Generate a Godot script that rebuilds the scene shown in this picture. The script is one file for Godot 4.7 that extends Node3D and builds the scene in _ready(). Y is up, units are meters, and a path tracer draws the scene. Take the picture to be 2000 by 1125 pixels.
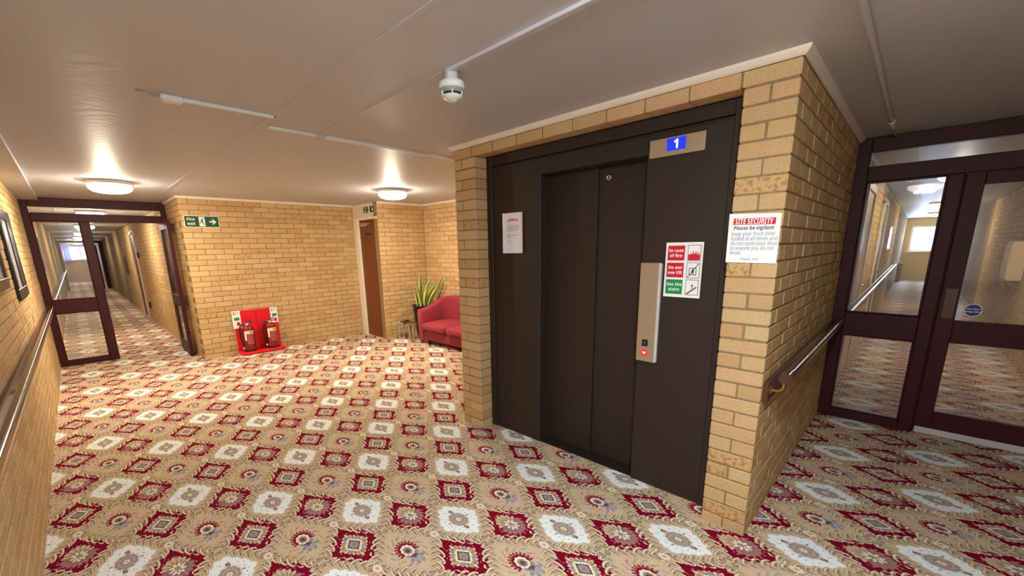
extends Node3D
# Lift lobby of a brick block of flats: x runs along the right-hand corridor, -z along the left-hand corridor, y up, metres.

const CEIL := 2.264      # ceiling underside
const TOP := 2.235       # underside of the coving, top of the brick courses
const XW := -0.357       # left wall
const XL := 2.228        # lift front
const ZC := -0.439       # lift side wall
const ZF := -2.662       # far end of the lift front
const ZJ := -2.4275      # far jamb of the lift opening
const ZP := -0.648       # near jamb of the lift opening
const XR := 4.505        # right-hand screen
const ZS := -8.241       # left-hand screen
const ZB := -7.119       # far brick wall
const XB := 1.13         # right-hand side of the left corridor
const XD := 3.601        # wall with the brown door
const ZA := -6.271       # alcove wall
const XA := 4.5          # alcove back wall
const ZE := -36.0        # end of the left corridor
const XE := 22.0         # end of the right corridor
const ZR := 1.0          # wall behind the camera
# the lens, in pixels of the 2000 x 1125 frame
const LENS_F := 809.2185
const LENS_CX := 969.6776
const LENS_CY := 666.9501
const EYE := Vector3(0, 1.4994, 0)
const PITCH := -0.2222
const YAW := -0.784
const ROLL := -0.0209

var cam_basis: Basis
var M := {}
var brick_mats: Array = []
var brick_cache := {}
var names := {}
var rng := RandomNumberGenerator.new()

func _ready() -> void:
	rng.seed = 4127
	# ---------------------------------------------------------------- camera
	cam_basis = Basis(Vector3.UP, YAW) * Basis(Vector3.RIGHT, PITCH) * Basis(Vector3.BACK, ROLL)
	var cam := Camera3D.new()
	cam.name = "camera"
	cam.projection = Camera3D.PROJECTION_FRUSTUM
	cam.near = 0.05
	cam.far = 120.0
	cam.size = 1125.0 / LENS_F * cam.near
	cam.frustum_offset = Vector2((1000.0 - LENS_CX) / LENS_F, (LENS_CY - 562.5) / LENS_F) * cam.near
	cam.transform = Transform3D(cam_basis, EYE)
	add_child(cam)
	cam.current = true
	# ---------------------------------------------------------------- sky and exposure
	var env := Environment.new()
	env.background_mode = Environment.BG_SKY
	var sky := Sky.new()
	var psm := ProceduralSkyMaterial.new()
	psm.sky_top_color = Color(0.62, 0.74, 0.95)
	psm.sky_horizon_color = Color(0.86, 0.91, 1.0)
	psm.ground_horizon_color = Color(0.80, 0.84, 0.90)
	psm.ground_bottom_color = Color(0.45, 0.47, 0.48)
	psm.sun_angle_max = 1.0
	psm.energy_multiplier = 9.0
	sky.sky_material = psm
	env.sky = sky
	env.ambient_light_source = Environment.AMBIENT_SOURCE_SKY
	env.tonemap_mode = Environment.TONE_MAPPER_LINEAR
	env.tonemap_exposure = 2.25
	env.sdfgi_enabled = true
	env.ssao_enabled = true
	env.ssil_enabled = true
	var we := WorldEnvironment.new()
	we.name = "world_environment"
	we.environment = env
	add_child(we)

	make_materials()
	# ---------------------------------------------------------------- lamps (each builds its own light)
	ceiling_lamp(Vector3(0.417, CEIL, -6.15), 1.75, Color(1.0, 0.93, 0.82), "white round bulkhead ceiling light glowing above the left corridor screen", "lobby ceiling lights")
	ceiling_lamp(Vector3(3.1, CEIL, -4.97), 1.8, Color(1.0, 0.93, 0.82), "white round bulkhead ceiling light glowing near the brown door and red sofa", "lobby ceiling lights")
	ceiling_lamp(Vector3(0.45, CEIL, -0.05), 2.3, Color(0.91, 0.955, 1.0), "white round bulkhead ceiling light in front of the lift, above the viewer", "lobby ceiling lights")
	var nth := ["nearest the glazed screen", "second from the glazed screen", "third from the glazed screen", "fourth, just before the far maroon screen", "first beyond the far maroon screen", "farthest, nearest the end window"]
	for i in 6:
		ceiling_lamp(Vector3(0.36, CEIL, [-10.2, -14.6, -19.0, -23.4, -28.0, -32.5][i]), [1.2, 0.7, 0.7, 0.6, 0.6, 0.6][i], Color(1.0, 0.94, 0.84), "white round ceiling light of the left corridor, " + nth[i], "left corridor ceiling lights")
	var nth2 := ["nearest the glazed door", "in the middle of the three", "farthest, close to the end window"]
	for i in 3:
		ceiling_lamp(Vector3([7.4, 13.4, 18.5][i], CEIL, 0.22), 0.36, Color(1.0, 0.92, 0.8), "white round ceiling light of the right corridor, " + nth2[i], "right corridor ceiling lights")

	build_shell()
	build_brick_walls()
	build_trim()
	build_left_screen()
	build_right_screen()
	build_brown_door()
	build_corridors()
	build_lift()
	build_signs()
	build_handrails()
	build_extinguishers()
	build_sofa()
	build_plant()
	build_table()
	build_ceiling_fittings()
	build_pictures()

# ==================================================================== naming and tagging
func tag(o: Node, label := "", category := "", group := "", kind := "") -> void:
	if label != "": o.set_meta("label", label)
	if category != "": o.set_meta("category", category)
	if group != "": o.set_meta("group", group)
	if kind != "": o.set_meta("kind", kind)

func thing(called: String, label: String, category: String, at := Vector3.ZERO, turn := 0.0, group := "") -> Node3D:
	var o := Node3D.new()
	var n: int = names.get(called, 0)
	names[called] = n + 1
	o.name = called if n == 0 else "%s_%03d" % [called, n]
	o.position = at
	o.rotation.y = turn
	add_child(o)
	tag(o, label, category, group)
	return o

func structure(called: String, label: String, category: String, at := Vector3.ZERO, turn := 0.0) -> Node3D:
	var o := Node3D.new()
	o.name = called
	o.position = at
	o.rotation.y = turn
	add_child(o)
	tag(o, label, category, "", "structure")
	return o

func part(parent: Node, called: String, st: SurfaceTool, mat: Material, pos := Vector3.ZERO, label := "") -> MeshInstance3D:
	st.generate_normals()
	return put(parent, called, st.commit(), mat, pos, label)

func put(parent: Node, called: String, mesh: Mesh, mat: Material, pos := Vector3.ZERO, label := "") -> MeshInstance3D:
	var o := MeshInstance3D.new()
	var n := 0
	var free := called
	while parent.has_node(NodePath(free)):
		n += 1
		free = "%s_%03d" % [called, n]
	o.name = free
	o.mesh = mesh
	if mat: o.material_override = mat
	o.position = pos
	parent.add_child(o, true)
	if label != "": o.set_meta("label", label)
	return o

# ==================================================================== mesh helpers
func mb() -> SurfaceTool:
	var st := SurfaceTool.new()
	st.begin(Mesh.PRIMITIVE_TRIANGLES)
	st.set_smooth_group(-1)
	return st

func tri(st: SurfaceTool, a: Vector3, b: Vector3, c: Vector3, n: Vector3) -> void:
	if (c - a).cross(b - a).dot(n) < 0.0:
		st.add_vertex(a); st.add_vertex(c); st.add_vertex(b)
	else:
		st.add_vertex(a); st.add_vertex(b); st.add_vertex(c)

func quad(st: SurfaceTool, a: Vector3, b: Vector3, c: Vector3, d: Vector3, n: Vector3) -> void:
	tri(st, a, b, c, n)
	tri(st, a, c, d, n)

# a box with chamfered edges
func bx(st: SurfaceTool, c: Vector3, s: Vector3, b := 0.003) -> void:
	st.set_smooth_group(-1)
	var h := s * 0.5
	b = minf(b, minf(h.x, minf(h.y, h.z)) * 0.9)
	var f := func(k: int, sx: float, sy: float, sz: float) -> Vector3:
		var e := Vector3(h.x, h.y, h.z) - Vector3(b, b, b)
		e[k] = h[k]
		return c + Vector3(e.x * sx, e.y * sy, e.z * sz)
	for k in 3:
		for s0 in [-1.0, 1.0]:
			var p := []
			for q in [[-1.0, -1.0], [-1.0, 1.0], [1.0, 1.0], [1.0, -1.0]]:
				var v := [0.0, 0.0, 0.0]
				v[k] = s0
				v[(k + 1) % 3] = q[0]
				v[(k + 2) % 3] = q[1]
				p.append(f.call(k, v[0], v[1], v[2]))
			var n := Vector3.ZERO
			n[k] = s0
			quad(st, p[0], p[1], p[2], p[3], n)
	for k in 3:   # edges along axis k, between faces of the other two
		var i := (k + 1) % 3
		var j := (k + 2) % 3
		for si in [-1.0, 1.0]:
			for sj in [-1.0, 1.0]:
				var p := []
				for q in [[i, -1.0], [i, 1.0], [j, 1.0], [j, -1.0]]:
					var v := [0.0, 0.0, 0.0]
					v[i] = si
					v[j] = sj
					v[k] = q[1]
					p.append(f.call(q[0], v[0], v[1], v[2]))
				var n := Vector3.ZERO
				n[i] = si
				n[j] = sj
				quad(st, p[0], p[1], p[2], p[3], n)
	for sx in [-1.0, 1.0]:
		for sy in [-1.0, 1.0]:
			for sz in [-1.0, 1.0]:
				tri(st, f.call(0, sx, sy, sz), f.call(1, sx, sy, sz), f.call(2, sx, sy, sz), Vector3(sx, sy, sz))

func bx2(st: SurfaceTool, lo: Vector3, hi: Vector3, b := 0.003) -> void:
	bx(st, (lo + hi) * 0.5, (hi - lo).abs(), b)

# a soft box: every edge rounded with radius r, and faces that may bulge
func soft(st: SurfaceTool, c: Vector3, s: Vector3, r: float, bulge := 0.0, n := 8) -> void:
	st.set_smooth_group(1)
	var h := s * 0.5
	var core := h - Vector3(r, r, r)
	for k in 3:
		for s0 in [-1.0, 1.0]:
			var nn := Vector3.ZERO
			nn[k] = s0
			var g := []
			for a in n + 1:
				var row := []
				for b in n + 1:
					var v := Vector3.ZERO
					v[k] = s0
					v[(k + 1) % 3] = tan((a * 2.0 / n - 1.0) * 0.78) / tan(0.78)
					v[(k + 2) % 3] = tan((b * 2.0 / n - 1.0) * 0.78) / tan(0.78)
					var p := Vector3(v.x * h.x, v.y * h.y, v.z * h.z)
					var q := Vector3(clampf(p.x, -core.x, core.x), clampf(p.y, -core.y, core.y), clampf(p.z, -core.z, core.z))
					var dd := p - q
					if dd.length() > 0.000001: p = q + dd.normalized() * r
					if bulge > 0.0:
						var u := Vector3(v.x, v.y, v.z)
						u[k] = 0.0
						p += nn * bulge * (1.0 - u.x * u.x) * (1.0 - u.y * u.y) * (1.0 - u.z * u.z)
					row.append(c + p)
				g.append(row)
			for a in n:
				for b in n:
					quad(st, g[a][b], g[a + 1][b], g[a + 1][b + 1], g[a][b + 1], nn + (g[a][b] - c).normalized())

func tube(st: SurfaceTool, pts: Array, r: float, seg := 10, caps := true) -> void:
	st.set_smooth_group(2)
	var rings := []
	var side := Vector3.ZERO
	for i in pts.size():
		var d: Vector3 = (pts[mini(i + 1, pts.size() - 1)] - pts[maxi(i - 1, 0)]).normalized()
		if side == Vector3.ZERO:
			side = d.cross(Vector3.UP)
			if side.length() < 0.1: side = d.cross(Vector3.RIGHT)
		side = (side - d * side.dot(d)).normalized()
		var up := side.cross(d)
		var ring := []
		for k in seg:
			var a := TAU * k / seg
			ring.append(pts[i] + (side * cos(a) + up * sin(a)) * r)
		rings.append(ring)
	for i in pts.size() - 1:
		for k in seg:
			var k2 := (k + 1) % seg
			quad(st, rings[i][k], rings[i][k2], rings[i + 1][k2], rings[i + 1][k], rings[i][k] - pts[i])
	if caps:
		st.set_smooth_group(-1)
		for e in [[0, 1], [pts.size() - 1, pts.size() - 2]]:
			var n: Vector3 = pts[e[0]] - pts[e[1]]
			for k in seg:
				tri(st, pts[e[0]], rings[e[0]][k], rings[e[0]][(k + 1) % seg], n)

# a turned shape: prof is [[r, y], ...] from bottom to top round the y axis at c
func lathe(st: SurfaceTool, prof: Array, c := Vector3.ZERO, seg := 28, smooth := true) -> void:
	st.set_smooth_group(3 if smooth else -1)
	for i in prof.size() - 1:
		var r0: float = prof[i][0]
		var r1: float = prof[i + 1][0]
		var y0: float = prof[i][1]
		var y1: float = prof[i + 1][1]
		for k in seg:
			var a0 := TAU * k / seg
			var a1 := TAU * (k + 1) / seg
			var d0 := Vector3(cos(a0), 0, sin(a0))
			var d1 := Vector3(cos(a1), 0, sin(a1))
			var n := (d0 + d1) * (y1 - y0) * 0.5 + Vector3.UP * (r0 - r1)
			var A := c + d0 * r0 + Vector3.UP * y0
			var B := c + d1 * r0 + Vector3.UP * y0
			var C := c + d1 * r1 + Vector3.UP * y1
			var D := c + d0 * r1 + Vector3.UP * y1
			if r0 < 0.00001: tri(st, A, C, D, n)
			elif r1 < 0.00001: tri(st, A, B, C, n)
			else: quad(st, A, B, C, D, n)

# a polygon in the x-y plane given a thickness along z, from z0 to z1
func slab(st: SurfaceTool, poly: PackedVector2Array, z0: float, z1: float) -> void:
	st.set_smooth_group(-1)
	var idx := Geometry2D.triangulate_polygon(poly)
	for i in range(0, idx.size(), 3):
		for e in [[z0, -1.0], [z1, 1.0]]:
			tri(st, Vector3(poly[idx[i]].x, poly[idx[i]].y, e[0]), Vector3(poly[idx[i + 1]].x, poly[idx[i + 1]].y, e[0]), Vector3(poly[idx[i + 2]].x, poly[idx[i + 2]].y, e[0]), Vector3(0, 0, e[1]))
	var area := 0.0
	for i in poly.size():
		area += poly[i].cross(poly[(i + 1) % poly.size()])
	for i in poly.size():
		var a := poly[i]
		var b := poly[(i + 1) % poly.size()]
		var n := Vector3(b.y - a.y, a.x - b.x, 0) * signf(area)
		quad(st, Vector3(a.x, a.y, z0), Vector3(b.x, b.y, z0), Vector3(b.x, b.y, z1), Vector3(a.x, a.y, z1), n)

func pv(list: Array, s := 1.0, o := Vector2.ZERO) -> PackedVector2Array:
	var p := PackedVector2Array()
	for i in range(0, list.size(), 2):
		p.append(Vector2(list[i], list[i + 1]) * s + o)
	return p

func disc(r: float, c := Vector2.ZERO, n := 28, rx := 1.0) -> PackedVector2Array:
	var p := PackedVector2Array()
	for k in n:
		p.append(c + Vector2(cos(TAU * k / n) * r * rx, sin(TAU * k / n) * r))
	return p

func rect(x0: float, y0: float, x1: float, y1: float) -> PackedVector2Array:
	return PackedVector2Array([Vector2(x0, y0), Vector2(x1, y0), Vector2(x1, y1), Vector2(x0, y1)])

# lettering: capital height about 0.72 * size; centre or left edge at pos, facing local +z
func lettering(parent: Node, called: String, text: String, size: float, mat: Material, pos: Vector3, bold := true, align := HORIZONTAL_ALIGNMENT_CENTER, stretch := 1.0, serif := false) -> MeshInstance3D:
	var f := SystemFont.new()
	f.font_names = PackedStringArray(["Droid Serif" if serif else "Droid Sans"])
	f.font_weight = 700 if bold else 400
	var t := TextMesh.new()
	t.text = text
	t.font = f
	t.font_size = 32
	t.pixel_size = size / 32.0
	t.depth = 0.0012
	t.curve_step = 4.0
	t.horizontal_alignment = align
	t.line_spacing = 0.0
	var o := put(parent, called, t, mat, pos)
	o.scale = Vector3(stretch, 1, 1)
	return o

# ==================================================================== materials
func mat(c: Color, rough := 0.6, metal := 0.0, spec := 0.5) -> StandardMaterial3D:
	var m := StandardMaterial3D.new()
	m.albedo_color = c
	m.roughness = rough
	m.metallic = metal
	m.metallic_specular = spec
	return m

func c8(r: int, g: int, b: int) -> Color:
	return Color(r / 255.0, g / 255.0, b / 255.0)

func noise_tex(freq: float, ramp: Array, seed_: int, octaves := 4, size := 256, normal := false, bump := 4.0, cellular := false) -> NoiseTexture2D:
	var n := FastNoiseLite.new()
	n.seed = seed_
	n.noise_type = FastNoiseLite.TYPE_CELLULAR if cellular else FastNoiseLite.TYPE_SIMPLEX_SMOOTH
	n.frequency = freq
	n.fractal_octaves = octaves
	var t := NoiseTexture2D.new()
	t.width = size
	t.height = size
	t.seamless = true
	t.noise = n
	t.as_normal_map = normal
	t.bump_strength = bump
	if not ramp.is_empty():
		var g := Gradient.new()
		var offs := PackedFloat32Array()
		var cols := PackedColorArray()
		for e in ramp:
			offs.append(e[0])
			cols.append(e[1])
		g.offsets = offs
		g.colors = cols
		t.color_ramp = g
	return t

func tri_map(m: StandardMaterial3D, per_metre: float) -> void:
	m.uv1_triplanar = true
	m.uv1_world_triplanar = true
	m.uv1_scale = Vector3.ONE * per_metre

func make_materials() -> void:
	# bricks: one speckle texture, several tones
	var speck := noise_tex(0.07, [[0.0, Color(0.74, 0.6, 0.46)], [0.18, Color(0.9, 0.84, 0.76)], [0.4, Color(1, 1, 1)], [0.75, Color(0.98, 0.965, 0.94)], [1.0, Color(0.93, 0.9, 0.85)]], 11, 5, 512)
	var burnt := noise_tex(0.02, [[0.0, Color(0.8, 0.64, 0.48)], [0.3, Color(0.9, 0.8, 0.68)], [0.45, Color(0.98, 0.95, 0.9)], [0.6, Color(1, 1, 1)], [1.0, Color(0.95, 0.92, 0.87)]], 77, 5, 512)
	var grit := noise_tex(0.16, [], 5, 4, 256, true, 5.0)
	var tones := [c8(207, 178, 131), c8(203, 173, 126), c8(210, 183, 139), c8(202, 172, 124), c8(208, 176, 134), c8(205, 179, 133), c8(201, 171, 127), c8(197, 165, 117)]
	for c: Color in tones:
		var m := mat(c, 0.88, 0.0, 0.35)
		m.albedo_texture = speck if brick_mats.size() != 3 else burnt
		m.normal_enabled = true
		m.normal_texture = grit
		m.normal_scale = 0.35
		tri_map(m, 3.1)
		brick_mats.append(m)
	M.mortar = mat(c8(164, 141, 106), 0.95, 0.0, 0.2)
	M.mortar.albedo_texture = noise_tex(0.05, [[0.0, Color(0.8, 0.78, 0.74)], [1.0, Color(1, 1, 1)]], 3, 4, 256)
	tri_map(M.mortar, 4.0)
	M.ceiling = mat(c8(197, 198, 207), 0.46, 0.0, 0.5)
	M.ceiling.normal_enabled = true
	M.ceiling.normal_texture = noise_tex(0.02, [], 21, 3, 512, true, 1.2)
	M.ceiling.normal_scale = 0.35
	tri_map(M.ceiling, 1.3)
	M.cove = mat(c8(232, 224, 212), 0.5)
	M.carpet = mat(Color.WHITE, 0.97, 0.0, 0.15)
	M.carpet.albedo_texture = carpet_texture()
	M.frame = mat(c8(66, 26, 32), 0.5, 0.0, 0.35)
	M.frame.normal_enabled = true
	M.frame.normal_texture = noise_tex(0.03, [], 8, 3, 256, true, 2.0)
	M.frame.normal_scale = 0.25
	tri_map(M.frame, 2.0)
	M.glass = mat(Color(0.93, 0.96, 0.95, 0.06), 0.02)
	M.glass.transparency = BaseMaterial3D.TRANSPARENCY_ALPHA
	M.lift = mat(c8(50, 39, 32), 0.55, 0.0, 0.4)
	M.lift.normal_enabled = true
	M.lift.normal_texture = noise_tex(0.25, [], 33, 2, 256, true, 1.5)
	M.lift.normal_scale = 0.3
	tri_map(M.lift, 2.5)
	M.lift_dark = mat(c8(34, 27, 23), 0.6)
	M.steel = mat(c8(192, 174, 148), 0.42, 0.6)
	M.steel_edge = mat(c8(215, 212, 208), 0.25, 0.95)
	M.alu = mat(c8(222, 222, 226), 0.45, 0.35)
	M.chrome = mat(c8(225, 222, 216), 0.12, 1.0)
	M.brass = mat(c8(196, 160, 92), 0.3, 0.9)
	M.wood_rail = mat(c8(98, 58, 32), 0.3)
	M.wood_rail.albedo_texture = noise_tex(0.02, [[0.0, Color(0.62, 0.55, 0.5)], [0.5, Color(1, 1, 1)], [1.0, Color(0.8, 0.72, 0.66)]], 17, 4, 256)
	tri_map(M.wood_rail, 3.0)
	M.wood_rail.uv1_scale = Vector3(1.2, 22.0, 1.2)
	M.rail_dark = mat(c8(78, 46, 32), 0.16)
	M.rail_dark.clearcoat_enabled = true
	M.rail_dark.clearcoat = 0.6
	M.rail_dark.clearcoat_roughness = 0.15
	M.door_brown = mat(c8(120, 66, 26), 0.45)
	M.door_brown.albedo_texture = noise_tex(0.02, [[0.0, Color(0.78, 0.7, 0.62)], [0.5, Color(1, 1, 1)], [1.0, Color(0.88, 0.82, 0.76)]], 19, 4, 256)
	tri_map(M.door_brown, 2.0)
	M.door_brown.uv1_scale = Vector3(9.0, 0.7, 9.0)
	M.white_paint = mat(c8(236, 228, 212), 0.45)
	M.plaster = mat(c8(226, 210, 184), 0.7)
	M.white_plastic = mat(c8(232, 234, 236), 0.4)
	M.grey_plastic = mat(c8(150, 158, 158), 0.45)
	M.dark_plastic = mat(c8(28, 27, 28), 0.4)
	M.paper = mat(c8(236, 236, 240), 0.7)
	M.red = mat(c8(222, 16, 36), 0.35)
	M.red_deep = mat(c8(140, 6, 22), 0.2)
	M.red_deep.clearcoat_enabled = true
	M.red_deep.clearcoat = 0.5
	M.sign_red = mat(c8(206, 24, 44), 0.5)
	M.sign_green = mat(c8(10, 146, 78), 0.5)
	M.exit_green = mat(c8(8, 74, 62), 0.45)
	M.exit_white = mat(c8(236, 236, 208), 0.5)
	M.sign_white = mat(c8(244, 246, 246), 0.5)
	M.ink = mat(c8(24, 24, 28), 0.6)
	M.ink_grey = mat(c8(128, 146, 166), 0.6)
	M.ink_navy = mat(c8(58, 64, 104), 0.6)
	M.ink_purple = mat(c8(60, 30, 66), 0.5)
	M.ink_pale_grey = mat(c8(150, 152, 160), 0.6)
	M.ink_rose = mat(c8(206, 124, 138), 0.6)
	M.label_cream = mat(c8(240, 226, 150), 0.5)
	M.black_rubber = mat(c8(20, 18, 20), 0.5)
	M.rose = mat(c8(150, 56, 68), 0.95, 0.0, 0.2)
	M.rose.rim_enabled = true
	M.rose.rim = 0.5
	M.rose.rim_tint = 0.6
	M.rose.normal_enabled = true
	M.rose.normal_texture = noise_tex(0.2, [], 41, 3, 256, true, 3.0)
	M.rose.normal_scale = 0.5
	tri_map(M.rose, 4.0)
	M.dark_wood = mat(c8(48, 22, 20), 0.4)
	M.leaf = mat(c8(86, 122, 48), 0.4)
	M.leaf_edge = mat(c8(222, 212, 110), 0.45)
	M.soil = mat(c8(52, 38, 28), 0.95)
	M.pot = mat(c8(24, 24, 24), 0.35)
	M.smoked = mat(Color(0.1, 0.09, 0.08, 0.75), 0.05)
	M.smoked.transparency = BaseMaterial3D.TRANSPARENCY_ALPHA
	M.lamp_glow = mat(c8(250, 248, 240), 0.4)
	M.lamp_glow.emission_enabled = true
	M.lamp_glow.emission = Color(1.0, 0.97, 0.9)
	M.lamp_glow.emission_energy_multiplier = 3.0
	M.screen_blue = mat(c8(10, 20, 160), 0.3)
	M.screen_blue.emission_enabled = true
	M.screen_blue.emission = c8(22, 40, 215)
	M.screen_blue.emission_energy_multiplier = 0.8
	M.screen_white = mat(c8(240, 244, 255), 0.4)
	M.screen_white.emission_enabled = true
	M.screen_white.emission = c8(225, 235, 255)
	M.screen_white.emission_energy_multiplier = 0.9
	M.led_red = mat(c8(190, 10, 30), 0.3)
	M.led_red.emission_enabled = true
	M.led_red.emission = c8(210, 10, 40)
	M.led_red.emission_energy_multiplier = 0.7
	M.sticker_blue = mat(c8(22, 34, 128), 0.4)
	M.blind = mat(c8(176, 176, 236), 0.8)
	M.blind.backlight_enabled = true
	M.blind.backlight = Color(0.6, 0.6, 0.75)
	M.end_tan = mat(c8(204, 168, 112), 0.7)
	M.notice_pink = mat(c8(214, 170, 140), 0.7)
	M.picture_dark = mat(c8(34, 32, 40), 0.3)
	M.picture_pale = mat(c8(190, 194, 206), 0.25)
	M.picture_brown = mat(c8(96, 64, 38), 0.4)

# ==================================================================== the carpet's print
var tile: Image
const TS := 1024

func paint(poly: PackedVector2Array, c: Color) -> void:
	var lo := Vector2(1e9, 1e9)
	var hi := Vector2(-1e9, -1e9)
	for p in poly:
		lo = lo.min(p)
		hi = hi.max(p)
	for y in range(int(floor(lo.y)), int(ceil(hi.y)) + 1):
		var yy := y + 0.5
		var xs := PackedFloat32Array()
		for i in poly.size():
			var a := poly[i]
			var b := poly[(i + 1) % poly.size()]
			if (a.y <= yy) != (b.y <= yy):
				xs.append(a.x + (yy - a.y) / (b.y - a.y) * (b.x - a.x))
		xs.sort()
		var wy := posmod(y, TS)
		for i in range(0, xs.size() - 1, 2):
			var x0 := int(round(xs[i]))
			var n := int(round(xs[i + 1])) - x0
			if n <= 0: continue
			var wx := posmod(x0, TS)
			var first := mini(n, TS - wx)
			tile.fill_rect(Rect2i(wx, wy, first, 1), c)
			if n > first: tile.fill_rect(Rect2i(0, wy, n - first, 1), c)

func blob(c: Vector2, r: float, lobes: int, depth: float, turn := 0.0, square := 0.0, n := 96) -> PackedVector2Array:
	var p := PackedVector2Array()
	for k in n:
		var a := TAU * k / n
		var q := 1.0
		if square > 0.0: q = lerpf(1.0, 1.0 / maxf(absf(cos(a)), absf(sin(a))), square)
		p.append(c + Vector2(cos(a), sin(a)) * r * q * (1.0 + depth * absf(sin((a + turn) * lobes * 0.5)) - depth * 0.5))
	return p

func oval(c: Vector2, rx: float, ry: float, turn := 0.0, n := 20) -> PackedVector2Array:
	var p := PackedVector2Array()
	for k in n:
		p.append(c + Vector2(cos(TAU * k / n) * rx, sin(TAU * k / n) * ry).rotated(turn))
	return p

func stroke(pts: PackedVector2Array, w0: float, w1: float) -> PackedVector2Array:
	var l := PackedVector2Array()
	var r := PackedVector2Array()
	for i in pts.size():
		var d := (pts[mini(i + 1, pts.size() - 1)] - pts[maxi(i - 1, 0)]).normalized().orthogonal()
		var w := lerpf(w0, w1, i / float(pts.size() - 1)) * 0.5
		l.append(pts[i] + d * w)
		r.append(pts[i] - d * w)
	r.reverse()
	l.append_array(r)
	return l

func bez(a: Vector2, b: Vector2, c: Vector2, n := 12) -> PackedVector2Array:
	var p := PackedVector2Array()
	for i in n + 1:
		var t := i / float(n)
		p.append(a.lerp(b, t).lerp(b.lerp(c, t), t))
	return p

# one curled lobe of an acanthus leaf
func lobe(base: Vector2, dir: Vector2, out: Vector2, l: float, w: float, k: Dictionary, light: Color) -> void:
	var a := base
	var b := base + dir * l * 0.15 + out * l * 0.62
	var c := base + dir * l * 0.78 + out * l * 0.92
	var path := bez(a, b, c, 9)
	var hook := bez(c, c + dir * l * 0.26 + out * l * 0.02, c + dir * l * 0.24 - out * l * 0.24, 6)
	paint(stroke(path, w + 7.0, w * 0.42 + 5.0), k.line)
	paint(stroke(hook, w * 0.42 + 6.0, 5.0), k.line)
	paint(stroke(path, w, w * 0.42), k.leaf)
	paint(stroke(hook, w * 0.46, 3.0), light)
	paint(stroke(bez(a + dir * w * 0.22, b + dir * w * 0.3, c + dir * 2.0, 8), w * 0.34, w * 0.2), k.fold)
	paint(stroke(bez(a - dir * w * 0.2, b - dir * w * 0.26, c - dir * w * 0.1 - out * 2.0, 8), w * 0.16, w * 0.34), light)
	paint(stroke(bez(a + dir * w * 0.02, b + dir * w * 0.04, c - out * l * 0.1, 8), w * 0.14, 2.0), k.shade)

# an acanthus spray from p0 to p1: big pale lobes on the side given, small dark ones on the other
func acanthus(p0: Vector2, p1: Vector2, bend: float, w: float, side: float, k: Dictionary) -> void:
	var d := p1 - p0
	var nrm := Vector2(-d.y, d.x).normalized()
	var sp := bez(p0, (p0 + p1) * 0.5 + nrm * bend, p1, 40)
	paint(stroke(sp, w * 1.1, w * 0.9), k.leaf.lerp(k.shade, 0.35))
	for j in 6:
		var t := 1.0 - (j + 0.35) / 6.0
		var i := clampi(int(t * 40.0), 1, 39)
		var dd := (sp[i + 1] - sp[i - 1]).normalized()
		var nn := Vector2(-dd.y, dd.x) * side
		var env_ := 0.62 + 0.38 * sin(PI * t)
		lobe(sp[i], dd, -nn, w * 1.15 * env_, w * 0.66, k, k.leaf.lerp(k.light, 0.55))
		lobe(sp[maxi(i - 2, 1)], dd, nn, w * 1.36 * env_, w * 0.76, k, k.light)
	paint(stroke(sp, 11.0, 7.0), k.line)
	paint(stroke(sp, 7.0, 4.0), k.leaf)
	paint(stroke(bez(p0, (p0 + p1) * 0.5 + nrm * (bend + 3.0), p1, 24), 3.0, 2.0), k.light)

func scroll(c: Vector2, r: float, turn: float, k: Dictionary) -> void:
	paint(oval(c, r + 4, r + 4), k.line)
	paint(oval(c, r, r), k.leaf)
	paint(oval(c + Vector2(r * 0.12, 0).rotated(turn), r * 0.72, r * 0.72), k.fold)
	paint(oval(c + Vector2(r * 0.34, r * 0.1).rotated(turn), r * 0.42, r * 0.42), k.shade)
	var arc := PackedVector2Array()
	for i in 12:
		arc.append(c + Vector2(r * 0.86, 0).rotated(turn + 1.2 + i * 0.28))
	paint(stroke(arc, 6.0, 11.0), k.light)

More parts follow.
